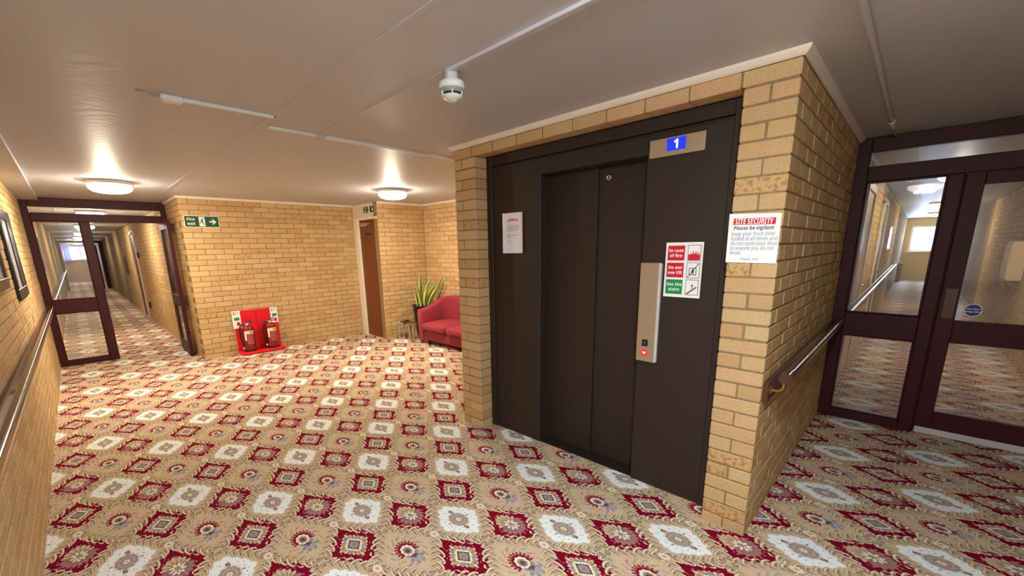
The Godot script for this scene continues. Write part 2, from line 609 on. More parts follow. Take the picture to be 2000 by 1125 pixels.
func carpet_texture() -> ImageTexture:
	tile = Image.create(TS, TS, false, Image.FORMAT_RGB8)
	var k := {"leaf": c8(207, 187, 154), "light": c8(234, 222, 192), "shade": c8(176, 152, 120), "fold": c8(150, 120, 104), "line": c8(104, 80, 64),
		"ground": c8(209, 185, 152), "red": c8(124, 10, 40), "white": c8(238, 244, 243), "mauve": c8(156, 142, 140), "blue": c8(144, 144, 166), "pink": c8(206, 110, 110), "cream": c8(236, 226, 200)}
	tile.fill(k.ground)
	var cw := Vector2(256, 256)
	var c1 := Vector2(768, 256)
	var c2 := Vector2(256, 768)
	var cb := Vector2(768, 768)
	for c: Vector2 in [c1, c2]:
		paint(blob(c, 212.0, 13, 0.2, 0.2, 0.5, 200), k.red)
	paint(blob(cw, 206.0, 13, 0.16, 0.0, 0.3, 200), k.white)
	# the leaf frames along every cell edge; curls face the red cells
	for g in 2:
		for h in 2:
			var x := 512.0 * g
			var y := 512.0 * h
			var red_right := (g + h) % 2 == 0    # for the vertical edge at x = 512 * (g + 1)
			acanthus(Vector2(x + 512, y + 40), Vector2(x + 512, y + 488), 14.0 * (-1.0 if red_right else 1.0), 62.0, -1.0 if red_right else 1.0, k)
			acanthus(Vector2(x + 30, y + 512), Vector2(x + 478, y + 512), 14.0 * (1.0 if red_right else -1.0), 62.0, 1.0 if red_right else -1.0, k)
	for g in 2:
		for h in 2:
			var c := Vector2(512.0 * g, 512.0 * h)
			if (g + h) % 2 == 0:
				for e in [[-44.0, -26.0, 0.6], [40.0, 30.0, 3.6], [34.0, -42.0, 5.0], [-34.0, 44.0, 2.0]]:
					scroll(c + Vector2(e[0], e[1]), 31.0, e[2], k)
			else:
				scroll(c + Vector2(46, -34), 30.0, 1.0, k)
				scroll(c + Vector2(-48, 32), 30.0, 4.0, k)
				paint(blob(c, 46.0, 10, 0.5, 0.3), k.line)
				paint(blob(c, 42.0, 10, 0.5, 0.3), k.cream)
				paint(blob(c, 20.0, 8, 0.4), k.leaf)
				paint(oval(c, 7, 7), k.fold)
	# red flecks between the leaf tips
	for c: Vector2 in [c1, c2]:
		for e in [[-188.0, -60.0, 1.2], [60.0, -196.0, 0.3], [190.0, 66.0, 1.2], [-70.0, 196.0, 0.3]]:
			paint(oval(c + Vector2(e[0], e[1]), 30.0, 15.0, e[2]), k.red)
	# white cell
	paint(blob(cw, 108.0, 12, 0.1, 0.0, 0.15), k.leaf.lerp(k.white, 0.45))
	paint(blob(cw, 92.0, 10, 0.12), k.blue.lerp(k.mauve, 0.5))
	paint(blob(cw, 76.0, 10, 0.12, 0.2), k.mauve.lerp(k.leaf, 0.5))
	paint(blob(cw, 48.0, 8, 0.2), k.mauve)
	paint(blob(cw, 30.0, 8, 0.3), k.leaf)
	paint(blob(cw, 24.0, 6, 0.3), k.cream)
	paint(oval(cw, 9, 9), k.shade)
	for s in [-1.0, 1.0]:
		paint(oval(cw + Vector2(72, 104) * s, 27, 19, 0.2), k.fold.darkened(0.2))
		paint(oval(cw + Vector2(70, 101) * s, 14, 9, 0.2), k.shade)
		paint(oval(cw + Vector2(96, -86) * s, 15, 9, -0.6), k.mauve.darkened(0.15))
		for i in 5:
			var a := i * 0.55 + 0.5
			paint(oval(cw + Vector2(cos(a), sin(a)) * 150.0 * s, 8, 6), k.mauve)
			paint(oval(cw + Vector2(cos(a + 0.25), sin(a + 0.25)) * 128.0 * s, 5, 5), k.leaf)
			paint(oval(cw + Vector2(cos(a + 1.4), sin(a + 1.4)) * 170.0 * s, 9, 5, a), k.blue.lerp(k.white, 0.4))
	# first red cell: star flower
	paint(blob(c1 + Vector2(-30, -26), 100.0, 12, 0.2, 0.0, 0.3), k.leaf.lerp(k.mauve, 0.35))
	paint(blob(c1 + Vector2(-36, -30), 92.0, 12, 0.25), k.shade.lerp(k.leaf, 0.5))
	for i in 9:
		var a := -0.75 + i * 0.36
		paint(oval(c1 + Vector2(cos(a), sin(a)) * 104.0, 52, 28, a), k.mauve.lerp(k.red, 0.25) if i % 2 == 0 else k.fold)
		paint(oval(c1 + Vector2(cos(a), sin(a)) * 124.0, 24, 11, a), k.pink.lerp(k.mauve, 0.5))
		paint(oval(c1 + Vector2(cos(a + 0.1), sin(a + 0.1)) * 166.0, 10, 10), k.pink)
	for i in 7:
		var a := 2.4 + i * 0.42
		paint(stroke(bez(c1 + Vector2(cos(a), sin(a)) * 30.0, c1 + Vector2(cos(a + 0.15), sin(a + 0.15)) * 70.0, c1 + Vector2(cos(a), sin(a)) * 112.0, 6), 16, 5), k.fold)
		paint(oval(c1 + Vector2(cos(a + 0.2), sin(a + 0.2)) * 116.0, 26, 13, a), k.leaf)
		paint(oval(c1 + Vector2(cos(a), sin(a)) * 158.0, 8, 8), k.pink)
	paint(blob(c1 + Vector2(14, 8), 56.0, 9, 0.7, 0.2), k.cream)
	paint(blob(c1 + Vector2(8, 2), 26.0, 7, 0.4), k.mauve)
	for i in 4: paint(oval(c1 + Vector2(46, 4).rotated(i * 0.7), 9, 6, i * 0.7), k.red.darkened(0.4))
	# second red cell: squared rosette
	paint(blob(c2, 122.0, 20, 0.14, 0.0, 0.75, 120), k.leaf)
	for i in 20:
		var a := TAU * i / 20.0
		var q := lerpf(1.0, 1.0 / maxf(absf(cos(a)), absf(sin(a))), 0.7)
		paint(oval(c2 + Vector2(cos(a), sin(a)) * 96.0 * q, 22, 13, a), k.blue if i % 5 < 2 else (k.fold if i % 2 == 0 else k.shade))
		paint(oval(c2 + Vector2(cos(a + 0.15), sin(a + 0.15)) * 112.0 * q, 10, 7, a), k.cream if i % 2 == 0 else k.pink)
		if i % 2 == 1: paint(oval(c2 + Vector2(cos(a), sin(a)) * 152.0 * lerpf(1.0, q, 0.6), 9, 8), k.pink)
	paint(blob(c2, 74.0, 8, 0.12, 0.0, 0.8), k.cream)
	paint(blob(c2, 58.0, 8, 0.1, 0.4, 0.8), k.leaf.lerp(k.mauve, 0.4))
	for i in 4:
		var o := Vector2(28, 28).rotated(i * PI / 2)
		paint(blob(c2 + o, 25.0, 4, 0.1, 0.0, 0.8), k.line.darkened(0.25))
		paint(blob(c2 + o * 0.78, 20.0, 4, 0.1, 0.0, 0.8), k.mauve)
	paint(blob(c2, 14.0, 8, 0.3), k.fold)
	# beige cell: half-round red flower among faint sprigs
	for i in 14:
		var a := i * 0.449
		paint(oval(cb + Vector2(cos(a), sin(a)) * (158.0 + 14.0 * (i % 2)), 26, 10, a + 0.8), k.shade.lerp(k.ground, 0.25) if i % 3 else k.fold.lerp(k.ground, 0.3))
		paint(oval(cb + Vector2(cos(a + 0.3), sin(a + 0.3)) * 140.0, 15, 8, a), k.blue.lerp(k.ground, 0.35))
		paint(oval(cb + Vector2(cos(a + 0.15), sin(a + 0.15)) * 186.0, 12, 7, a - 0.5), k.fold.lerp(k.ground, 0.35))
	for i in 13:
		var a := 2.0 + i * 0.31
		paint(stroke(bez(cb + Vector2(cos(a), sin(a)) * 40.0, cb + Vector2(cos(a), sin(a)) * 84.0, cb + Vector2(cos(a), sin(a)) * 124.0, 4), 40, 16), k.red.lerp(k.fold, 0.15))
		paint(oval(cb + Vector2(cos(a), sin(a)) * 98.0, 12, 6, a), k.pink.lerp(k.red, 0.3))
	paint(blob(cb + Vector2(84, 62), 66.0, 7, 0.7, 0.2), k.blue)
	paint(blob(cb + Vector2(98, 72), 38.0, 6, 0.7, 0.5), k.blue.lerp(k.leaf, 0.5))
	paint(blob(cb + Vector2(62, 44), 30.0, 5, 0.7, 0.9), k.line)
	paint(blob(cb, 66.0, 9, 0.15), k.cream)
	paint(blob(cb + Vector2(2, 4), 44.0, 7, 0.15), k.mauve)
	paint(blob(cb + Vector2(3, 6), 24.0, 5, 0.4), k.line)
	# yarn: slight unevenness of every tuft
	for i in 60000:
		var x := rng.randi_range(0, TS - 1)
		var y := rng.randi_range(0, TS - 1)
		var c := tile.get_pixel(x, y)
		var f := rng.randf_range(0.86, 1.1)
		tile.fill_rect(Rect2i(x, y, 2, 2), Color(minf(c.r * f, 1), minf(c.g * f, 1), minf(c.b * f, 1)))
	tile.generate_mipmaps()
	return ImageTexture.create_from_image(tile)

func carpet_uv(x: float, z: float) -> Vector2:
	var p := (x - 0.957) / 0.1702
	var q := (z + 2.117) / 0.2405
	return Vector2((p + q) * 0.25 + 0.25, (q - p) * 0.25 + 0.25)

# ==================================================================== lamps and daylight
func ceiling_lamp(at: Vector3, energy: float, col: Color, label: String, group: String) -> void:
	var t := thing("ceiling_light", label, "ceiling light", at, 0.0, group)
	var st := mb()
	lathe(st, [[0.0, -0.001], [0.19, -0.001], [0.195, -0.008], [0.19, -0.032], [0.17, -0.036], [0.0, -0.036]])
	part(t, "base", st, M.white_plastic)
	st = mb()
	lathe(st, [[0.0, -0.036], [0.178, -0.036], [0.182, -0.056], [0.176, -0.08], [0.15, -0.102], [0.1, -0.116], [0.0, -0.121]])
	part(t, "diffuser", st, M.lamp_glow)
	var l := OmniLight3D.new()
	l.name = "bulb_light"
	l.position = Vector3(0, -0.078, 0)
	l.light_energy = energy * 0.3
	l.light_color = col
	l.light_size = 0.05
	l.omni_range = 40.0
	l.omni_attenuation = 2.0
	l.shadow_enabled = true
	t.add_child(l)
	# most of the light leaves the flat underside of the opal cover
	var a := AreaLight3D.new()
	a.name = "cover_light"
	a.position = Vector3(0, -0.124, 0)
	a.rotation.x = -PI / 2
	a.area_size = Vector2(0.2, 0.2)
	a.light_energy = energy
	a.light_color = col
	a.area_range = 40.0
	a.area_attenuation = 2.0
	a.shadow_enabled = true
	t.add_child(a)

# ==================================================================== shell
func box_wall(root: Node3D, lo: Vector3, hi: Vector3, m: Material, called := "mortar") -> void:
	var st := mb()
	bx2(st, lo, hi, 0.001)
	part(root, called, st, m)

func build_shell() -> void:
	var st := SurfaceTool.new()
	st.begin(Mesh.PRIMITIVE_TRIANGLES)
	var x0 := XW - 0.16
	var x1 := XE + 0.16
	var z0 := ZE - 0.16
	var z1 := ZR + 0.16
	for v in [[x0, z0], [x1, z0], [x1, z1], [x0, z0], [x1, z1], [x0, z1]]:
		st.set_normal(Vector3.UP)
		st.set_uv(carpet_uv(v[0], v[1]))
		st.add_vertex(Vector3(v[0], 0, v[1]))
	var f := structure("floor", "crimson, cream and beige patterned wool carpet with floral medallions covering the whole floor", "floor")
	put(f, "carpet", st.commit(), M.carpet)
	box_wall(f, Vector3(x0, -0.12, z0), Vector3(x1, -0.002, z1), M.mortar, "screed")
	var c := structure("ceiling", "satin beige painted flat ceiling over the lobby and corridors", "ceiling")
	box_wall(c, Vector3(x0, CEIL, z0), Vector3(x1, CEIL + 0.12, z1), M.ceiling, "ceiling_board")
	var w := structure("wall_behind", "plain yellow brick wall along the near side of the right corridor", "wall")
	box_wall(w, Vector3(x0, 0, ZR + 0.006), Vector3(x1, CEIL, ZR + 0.15), M.mortar)
	var b: Array = []
	brick_rows(b, Vector3(13.5, 0, ZR), Vector3.LEFT, Vector3(0, 0, -1), 0.0, 9.2, [])
	lay(w, b, 0)
	# ends of the corridors with their windows
	end_window("window_1", Vector3(0.39, 0, ZE), 0.0, 1.5, -0.68, 0.5, 1.3, 2.1, 1)
	end_window("window_2", Vector3(XE, 0, 0.28), -PI / 2, 1.5, -0.56, 0.5, 1.06, 1.97, 0)

func end_window(called: String, at: Vector3, turn: float, w: float, u0: float, u1: float, v0: float, v1: float, kind: int) -> void:
	var wall := structure("wall_end_left" if kind == 1 else "wall_end_right", "pinkish end wall of the left corridor below a curtained window" if kind == 1 else "bare tan end wall of the right corridor below a bright window", "wall", at, turn)
	var m: Material = M.notice_pink if kind == 1 else M.end_tan
	box_wall(wall, Vector3(-w, 0, -0.15), Vector3(w, v0, 0), m, "wall_below")
	box_wall(wall, Vector3(-w, v1, -0.15), Vector3(w, CEIL, 0), m, "wall_above")
	box_wall(wall, Vector3(-w, v0, -0.15), Vector3(u0, v1, 0), m, "wall_beside")
	box_wall(wall, Vector3(u1, v0, -0.15), Vector3(w, v1, 0), m, "wall_beside")
	var t := structure(called, "bright window between lilac curtains at the far end of the left corridor" if kind == 1 else "bright white framed window at the far end of the right corridor", "window", at, turn)
	var st := mb()
	for e in [[u0, v0, u1, v0 + 0.06], [u0, v1 - 0.06, u1, v1], [u0, v0, u0 + 0.06, v1], [u1 - 0.06, v0, u1, v1]]:
		bx2(st, Vector3(e[0], e[1], -0.1), Vector3(e[2], e[3], -0.04), 0.004)
	part(t, "window_frame", st, M.white_paint)
	st = mb()
	var mid := lerpf(u0, u1, 0.62)
	bx2(st, Vector3(mid - 0.035, v0 + 0.055, -0.1), Vector3(mid + 0.035, v1 - 0.055, -0.035), 0.004)
	part(t, "mullion", st, M.white_paint)
	for e in [[u0 + 0.05, mid - 0.03], [mid + 0.03, u1 - 0.05]]:
		st = mb()
		bx2(st, Vector3(e[0], v0 + 0.05, -0.073), Vector3(e[1], v1 - 0.05, -0.067), 0.0005)
		part(t, "pane", st, M.glass)
	st = mb()
	bx2(st, Vector3(u0 - 0.04, v0 - 0.03, -0.03), Vector3(u1 + 0.04, v0, 0.07), 0.005)
	part(t, "window_sill", st, M.white_paint)
	# daylight that comes in through the opening
	var l := AreaLight3D.new()
	l.name = "daylight"
	l.position = Vector3((u0 + u1) / 2, (v0 + v1) / 2, -0.28)
	l.rotation.y = PI
	l.area_size = Vector2(u1 - u0, v1 - v0)
	l.light_color = Color(0.72, 0.85, 1.0)
	l.light_energy = 9.0
	l.area_range = 60.0
	l.area_attenuation = 2.0
	l.shadow_enabled = true
	t.add_child(l)

# ==================================================================== brickwork
const BL := 0.218
const BH := 0.068
const BP := 0.225
const RP := 0.075

func brick_one(list: Array, o: Vector3, u: Vector3, n: Vector3, a: float, b: float, y0: float, y1: float, depth := 0.06) -> void:
	if b - a < 0.02 or y1 - y0 < 0.015: return
	list.append({"c": o + u * (a + b) * 0.5 + Vector3.UP * (y0 + y1) * 0.5 - n * depth * 0.5, "u": u, "n": n, "l": b - a, "h": y1 - y0, "d": depth})

func row_y(k: int) -> Vector2:
	var t := TOP - RP * k
	return Vector2(maxf(t - BH, -0.005), t)

# stretcher bond between a and b along u; starts = first brick's start per odd and even row; holes = [a0, a1, y0, y1]
func brick_rows(list: Array, o: Vector3, u: Vector3, n: Vector3, a: float, b: float, holes: Array, starts := [0.0, 0.0], depth := 0.06, shift := 0.0) -> void:
	for k in 30:
		var y := row_y(k)
		var x: float = a + starts[k % 2]
		var first: bool = starts[0] == starts[1]
		if first: x = a - (shift + (BP * 0.5 if k % 2 == 0 else 0.0))
		while x < b:
			var s := maxf(x, a)
			var e := minf(x + BL, b)
			var segs := [[s, e]]
			for h in holes:
				if y.x < h[3] - 0.01 and y.y > h[2] + 0.01:
					var out := []
					for g in segs:
						if g[1] <= h[0] or g[0] >= h[1]: out.append(g)
						else:
							if g[0] < h[0]: out.append([g[0], h[0]])
							if g[1] > h[1]: out.append([h[1], g[1]])
					segs = out
			for g in segs:
				brick_one(list, o, u, n, g[0], g[1], y.x, y.y, depth)
			x += BP

func pixel(p: Vector3) -> Vector3:
	var d := cam_basis.inverse() * (p - EYE)
	if d.z > -0.05: return Vector3(-9999, -9999, 1)
	return Vector3(LENS_CX - LENS_F * d.x / d.z, LENS_CY + LENS_F * d.y / d.z, d.z)

func brick_mesh(l: float, h: float, d: float, variant: int) -> ArrayMesh:
	var key := "%d_%d_%d_%d" % [roundi(l * 500.0), roundi(h * 1000.0), roundi(d * 1000.0), variant]
	if not brick_cache.has(key):
		var st := mb()
		bx(st, Vector3.ZERO, Vector3(l, h, d), 0.0025 + 0.0012 * variant)
		st.generate_normals()
		brick_cache[key] = st.commit()
	return brick_cache[key]

# up to `most` of the bricks that show largest become parts of their own, the rest one mesh
func lay(root: Node3D, list: Array, most := 300) -> void:
	var seen := []
	var rest := []
	for e: Dictionary in list:
		var lo := Vector2(1e9, 1e9)
		var hi := Vector2(-1e9, -1e9)
		var ok := true
		for q in [[-1, -1], [1, -1], [1, 1], [-1, 1]]:
			var p := pixel(e.c + e.n * e.d * 0.5 + e.u * e.l * 0.5 * q[0] + Vector3.UP * e.h * 0.5 * q[1])
			if p.z > 0.0: ok = false
			lo = lo.min(Vector2(p.x, p.y))
			hi = hi.max(Vector2(p.x, p.y))
		e.pr = rng.randf_range(-0.0022, 0.0012)
		e.tone = rng.randi_range(0, brick_mats.size() - 1)
		e.v = rng.randi_range(0, 2)
		if ok:
			var a := lo.max(Vector2.ZERO)
			var b := hi.min(Vector2(2000, 1125))
			var s := b - a
			if s.x > 2.5 and s.y > 2.5 and maxf(s.x, s.y) >= 9.0:
				e.px = s.x * s.y
				seen.append(e)
				continue
		rest.append(e)
	seen.sort_custom(func(p, q): return p.px > q.px)
	for i in seen.size():
		var e: Dictionary = seen[i]
		if i >= most:
			rest.append(e)
			continue
		var o := MeshInstance3D.new()
		o.name = "brick" if i == 0 else "brick_%03d" % i
		o.mesh = brick_mesh(e.l, e.h, e.d, e.v)
		o.material_override = brick_mats[e.tone]
		o.transform = Transform3D(Basis(e.u, Vector3.UP, e.n), e.c + e.n * e.pr)
		root.add_child(o)
	if rest.is_empty(): return
	var sts := []
	for m in brick_mats.size():
		sts.append(mb())
	for e: Dictionary in rest:
		var st: SurfaceTool = sts[e.tone]
		var u: Vector3 = e.u * e.l * 0.5
		var y: Vector3 = Vector3.UP * e.h * 0.5
		var c: Vector3 = e.c + e.n * (e.pr + e.d * 0.5)
		var back: Vector3 = e.n * -0.012
		quad(st, c - u - y, c + u - y, c + u + y, c - u + y, e.n)
		quad(st, c - u - y, c + u - y, c + u - y + back, c - u - y + back, Vector3.DOWN)
		quad(st, c - u + y, c + u + y, c + u + y + back, c - u + y + back, Vector3.UP)
		quad(st, c - u - y, c - u + y, c - u + y + back, c - u - y + back, -e.u)
		quad(st, c + u - y, c + u + y, c + u + y + back, c + u - y + back, e.u)
	var am := ArrayMesh.new()
	for m in brick_mats.size():
		sts[m].generate_normals()
		var before := am.get_surface_count()
		sts[m].commit(am)
		if am.get_surface_count() > before: am.surface_set_material(before, brick_mats[m])
	var o := put(root, "brickwork", am, null)
	o.set_meta("kind", "stuff")

func build_brick_walls() -> void:
	# ---- the lift front: lintel, near pier and far pier, with real corner bricks
	var w := structure("wall_lift_front", "yellow brick front of the lift shaft with narrow piers either side of the brown doors", "wall")
	var e := 0.004
	var sd := 0.132
	box_wall(w, Vector3(XL + e, 0, ZP + e), Vector3(XL + sd, TOP, ZC - e), M.mortar)
	box_wall(w, Vector3(XL + e, 0, ZF + e), Vector3(XL + sd, TOP, ZJ - e), M.mortar)
	box_wall(w, Vector3(XL + e, 2.172, ZF + e), Vector3(XL + sd + 0.1, CEIL, ZC - e), M.mortar)
	var b: Array = []
	var n := Vector3(-1, 0, 0)
	var u := Vector3(0, 0, 1)
	var o := Vector3(XL, 0, 0)
	var z := ZC
	while z > ZF + 0.03:
		brick_one(b, o, u, n, maxf(z - BL, ZF), z, 2.168, TOP, 0.1025)
		z -= BP
	for k in range(1, 30):
		var y := row_y(k)
		if k % 2 == 1:
			brick_one(b, o, u, n, ZP, ZP + 0.101, y.x, y.y, 0.125)
			brick_one(b, o, u, n, ZP + 0.108, ZC, y.x, y.y, BL)
			brick_one(b, o, u, n, ZF, ZF + 0.082, y.x, y.y, 0.125)
			brick_one(b, o, u, n, ZF + 0.089, ZJ, y.x, y.y, 0.125)
		else:
			brick_one(b, o, u, n, ZP, ZC, y.x, y.y, 0.1025)
			brick_one(b, o, u, n, ZF, ZJ, y.x, y.y, 0.125)
	lay(w, b)
	# ---- the lift side, running into the right corridor
	w = structure("wall_lift_side", "long yellow brick wall of the lift shaft carrying the dark handrail", "wall")
	box_wall(w, Vector3(XL + 0.1, 0, ZC - 0.13), Vector3(XE, CEIL, ZC - e), M.mortar)
	b = []
	for k in 30:
		var y := row_y(k)
		var x := XL + (BL + 0.007 if k % 2 == 1 else 0.1125)
		while x < 14.0:
			if not (y.x < 2.04 and (x + BL > 5.55 and x < 7.15 or x + BL > 8.3 and x < 9.4)) and x < 4.45 or x > 4.45 and not (y.y < 2.12 and (x + BL > 5.5 and x < 6.7 or x + BL > 8.2 and x < 9.3)):
				brick_one(b, Vector3(0, 0, ZC), Vector3.RIGHT, Vector3(0, 0, 1), x, x + BL, y.x, y.y)
			x += BP
	lay(w, b)
	# ---- far side of the shaft, towards the sofa
	w = structure("wall_lift_back", "yellow brick return wall of the lift shaft facing the sofa alcove", "wall")
	box_wall(w, Vector3(XL + 0.12, 0, ZF + e), Vector3(XA + 0.1, CEIL, ZF + 0.12), M.mortar)
	box_wall(w, Vector3(XA, 0, ZF), Vector3(XA + 0.14, CEIL, ZC - 0.05), M.mortar, "shaft_wall")
	b = []
	brick_rows(b, Vector3(XA, 0, ZF), Vector3.LEFT, Vector3(0, 0, -1), 0.0, XA - XL - 0.14, [])
	lay(w, b, 0)
	# ---- left wall
	w = structure("wall_left", "long tan brick wall with a brown handrail and dark picture frames", "wall")
	box_wall(w, Vector3(XW - 0.16, 0, ZE), Vector3(XW - e, CEIL, ZR + 0.1), M.mortar)
	b = []
	brick_rows(b, Vector3(XW, 0, ZR), Vector3(0, 0, -1), Vector3.RIGHT, 0.0, 17.0, [])
	lay(w, b)
	# ---- far wall with the extinguishers
	w = structure("wall_far", "yellow stretcher bond brick wall behind the red fire extinguisher stand", "wall")
	box_wall(w, Vector3(XB + e, 0, ZB - 0.14), Vector3(XD + 0.12, CEIL, ZB - e), M.mortar)
	b = []
	for k in 30:
		var y := row_y(k)
		brick_one(b, Vector3(0, 0, ZB), Vector3.RIGHT, Vector3(0, 0, 1), XB, XB + (0.1025 if k % 2 == 0 else BL), y.x, y.y, 0.1025 if k % 2 == 1 else BL)
		var x := XB + (0.1125 if k % 2 == 0 else BP)
		while x < XD:
			brick_one(b, Vector3(0, 0, ZB), Vector3.RIGHT, Vector3(0, 0, 1), x, minf(x + BL, XD), y.x, y.y)
			x += BP
	lay(w, b)
	# ---- right-hand side of the left corridor
	w = structure("wall_corridor_right", "yellow brick wall along the right side of the left corridor with doors", "wall")
	box_wall(w, Vector3(XB + e, 0, ZE), Vector3(XB + 0.14, CEIL, ZB - 0.02), M.mortar)
	b = []
	for k in 30:
		var y := row_y(k)
		var x := (0.1125 if k % 2 == 1 else BP)
		while x < 10.0:
			if not (y.y < 2.1 and x + BL > 6.2 and x < 7.2):
				brick_one(b, Vector3(XB, 0, ZB), Vector3(0, 0, -1), Vector3(-1, 0, 0), x, x + BL, y.x, y.y)
			x += BP
	for i in b.size():
		b[i].u = -b[i].u   # keep the axes right-handed
	lay(w, b, 60)
	# ---- alcove
	w = structure("wall_alcove", "yellow brick wall between the brown door and the potted plant", "wall")
	box_wall(w, Vector3(XD + e, 0, ZA - 0.14), Vector3(XA + 0.1, CEIL, ZA - e), M.mortar)
	b = []
	for k in 30:
		var y := row_y(k)
		brick_one(b, Vector3(0, 0, ZA), Vector3.RIGHT, Vector3(0, 0, 1), XD, XD + (0.1025 if k % 2 == 0 else BL), y.x, y.y, 0.03)
		var x := XD + (0.1125 if k % 2 == 0 else BP)
		while x < XA:
			brick_one(b, Vector3(0, 0, ZA), Vector3.RIGHT, Vector3(0, 0, 1), x, minf(x + BL, XA), y.x, y.y)
			x += BP
	lay(w, b)
	w = structure("wall_alcove_back", "brightly lit yellow brick wall behind the red sofa", "wall")
	box_wall(w, Vector3(XA + e, 0, ZA - 0.1), Vector3(XA + 0.14, CEIL, ZF), M.mortar)
	b = []
	brick_rows(b, Vector3(XA, 0, ZA), Vector3(0, 0, 1), Vector3(-1, 0, 0), 0.0, ZF - ZA, [])
	var show_ := []
	var hide_ := []
	for q in b:
		if q.c.z < -3.9: show_.append(q)
		else: hide_.append(q)
	lay(w, show_, 240)
	lay(w, hide_, 0)

# ==================================================================== coving, joints, boxing
# a cove along a->b (a wall-top line), out = away from the wall; the ends run on by sa, sb times the depth
func cove(root: Node3D, a: Vector3, b: Vector3, out: Vector3, sa: float, sb: float) -> void:
	var st := mb()
	var d := (b - a).normalized()
	var prof := [[0.0, CEIL], [0.0, TOP], [0.007, TOP - 0.001], [0.017, TOP + 0.006], [0.026, TOP + 0.017], [0.03, CEIL - 0.001], [0.03, CEIL]]
	for i in prof.size() - 1:
		var p: Array = prof[i]
		var q: Array = prof[i + 1]
		var A: Vector3 = Vector3(a.x, p[1], a.z) + out * p[0] - d * p[0] * sa
		var B: Vector3 = Vector3(b.x, p[1], b.z) + out * p[0] + d * p[0] * sb
		var C: Vector3 = Vector3(b.x, q[1], b.z) + out * q[0] + d * q[0] * sb
		var D: Vector3 = Vector3(a.x, q[1], a.z) + out * q[0] - d * q[0] * sa
		quad(st, A, B, C, D, out + Vector3.DOWN)
	part(root, "coving", st, M.cove)

func build_trim() -> void:
	var t := structure("trim_1", "cream painted coving round the top of the brick walls", "coving")
	cove(t, Vector3(XL, 0, ZF), Vector3(XL, 0, ZC), Vector3(-1, 0, 0), 1, 1)
	cove(t, Vector3(XL, 0, ZC), Vector3(XR - 0.03, 0, ZC), Vector3(0, 0, 1), 1, 0)
	cove(t, Vector3(XA, 0, ZF), Vector3(XL, 0, ZF), Vector3(0, 0, -1), -1, 1)
	cove(t, Vector3(XB, 0, ZB), Vector3(XD, 0, ZB), Vector3(0, 0, 1), 1, 0)
	cove(t, Vector3(XB, 0, ZS + 0.04), Vector3(XB, 0, ZB), Vector3(-1, 0, 0), 0, 1)
	cove(t, Vector3(XD, 0, ZA), Vector3(XA, 0, ZA), Vector3(0, 0, 1), 0, -1)
	cove(t, Vector3(XA, 0, ZA), Vector3(XA, 0, ZF), Vector3(-1, 0, 0), -1, -1)
	t = structure("trim_2", "shallow painted boxing running along the top of the left wall", "boxing")
	box_wall(t, Vector3(XW, 2.226, ZS + 0.035), Vector3(-0.18, CEIL, ZR), M.ceiling, "boxing")
	t = structure("trim_3", "raised painted joint strips across the beige ceiling", "joint strip")
	for e in [[0.936, -7.6, 0.964, 0.9], [1.292, -2.93, 1.306, -1.62]]:
		box_wall(t, Vector3(e[0], CEIL - 0.003, e[1]), Vector3(e[2], CEIL, e[3]), M.ceiling, "joint_strip")
	for x in [-0.07]:
		box_wall(t, Vector3(x, CEIL - 0.004, -16.0), Vector3(x + 0.02, CEIL, ZS - 0.05), M.cove, "joint_strip")
	for z in [-9.4, -11.8, -14.2, -16.6]:
		box_wall(t, Vector3(XW, CEIL - 0.004, z), Vector3(XB, CEIL, z + 0.025), M.cove, "joint_strip")
	for z in [-0.12, 0.62]:
		box_wall(t, Vector3(XR + 0.05, CEIL - 0.004, z), Vector3(XE, CEIL, z + 0.02), M.cove, "joint_strip")

# ==================================================================== the glazed screens
func bars(root: Node, called: String, list: Array, d := 0.033, m: Material = null) -> void:
	for e in list:
		var st := mb()
		bx2(st, Vector3(e[0], e[1], -d), Vector3(e[2], e[3], d), 0.005)
		part(root, called, st, m if m else M.frame)

func pane(root: Node, x0: float, y0: float, x1: float, y1: float, called := "pane") -> void:
	var st := mb()
	bx2(st, Vector3(x0 - 0.004, y0 - 0.004, -0.003), Vector3(x1 + 0.004, y1 + 0.004, 0.003), 0.0005)
	part(root, called, st, M.glass)

func beads(root: Node, x0: float, y0: float, x1: float, y1: float) -> void:
	var st := mb()
	for e in [[x0, y0, x1, y0 + 0.012], [x0, y1 - 0.012, x1, y1], [x0, y0, x0 + 0.012, y1], [x1 - 0.012, y0, x1, y1]]:
		bx2(st, Vector3(e[0], e[1], -0.012), Vector3(e[2], e[3], 0.014), 0.002)
	part(root, "glazing_bead", st, M.frame)

func door_leaf(root: Node3D, x0: float, x1: float, at: Vector3, turn: float, px0: float, px1: float) -> MeshInstance3D:
	var st := mb()
	var d := 0.022
	for e in [[x0, 0.035, px0, 1.97], [px1, 0.035, x1, 1.97], [px0, 1.857, px1, 1.97], [px0, 0.744, px1, 0.912], [px0, 0.035, px1, 0.202]]:
		bx2(st, Vector3(e[0], e[1], -d), Vector3(e[2], e[3], d), 0.004)
	var leaf := part(root, "door_leaf", st, M.frame, at)
	leaf.rotation.y = turn
	pane(leaf, px0, 0.912, px1, 1.857)
	pane(leaf, px0, 0.202, px1, 0.744)
	return leaf

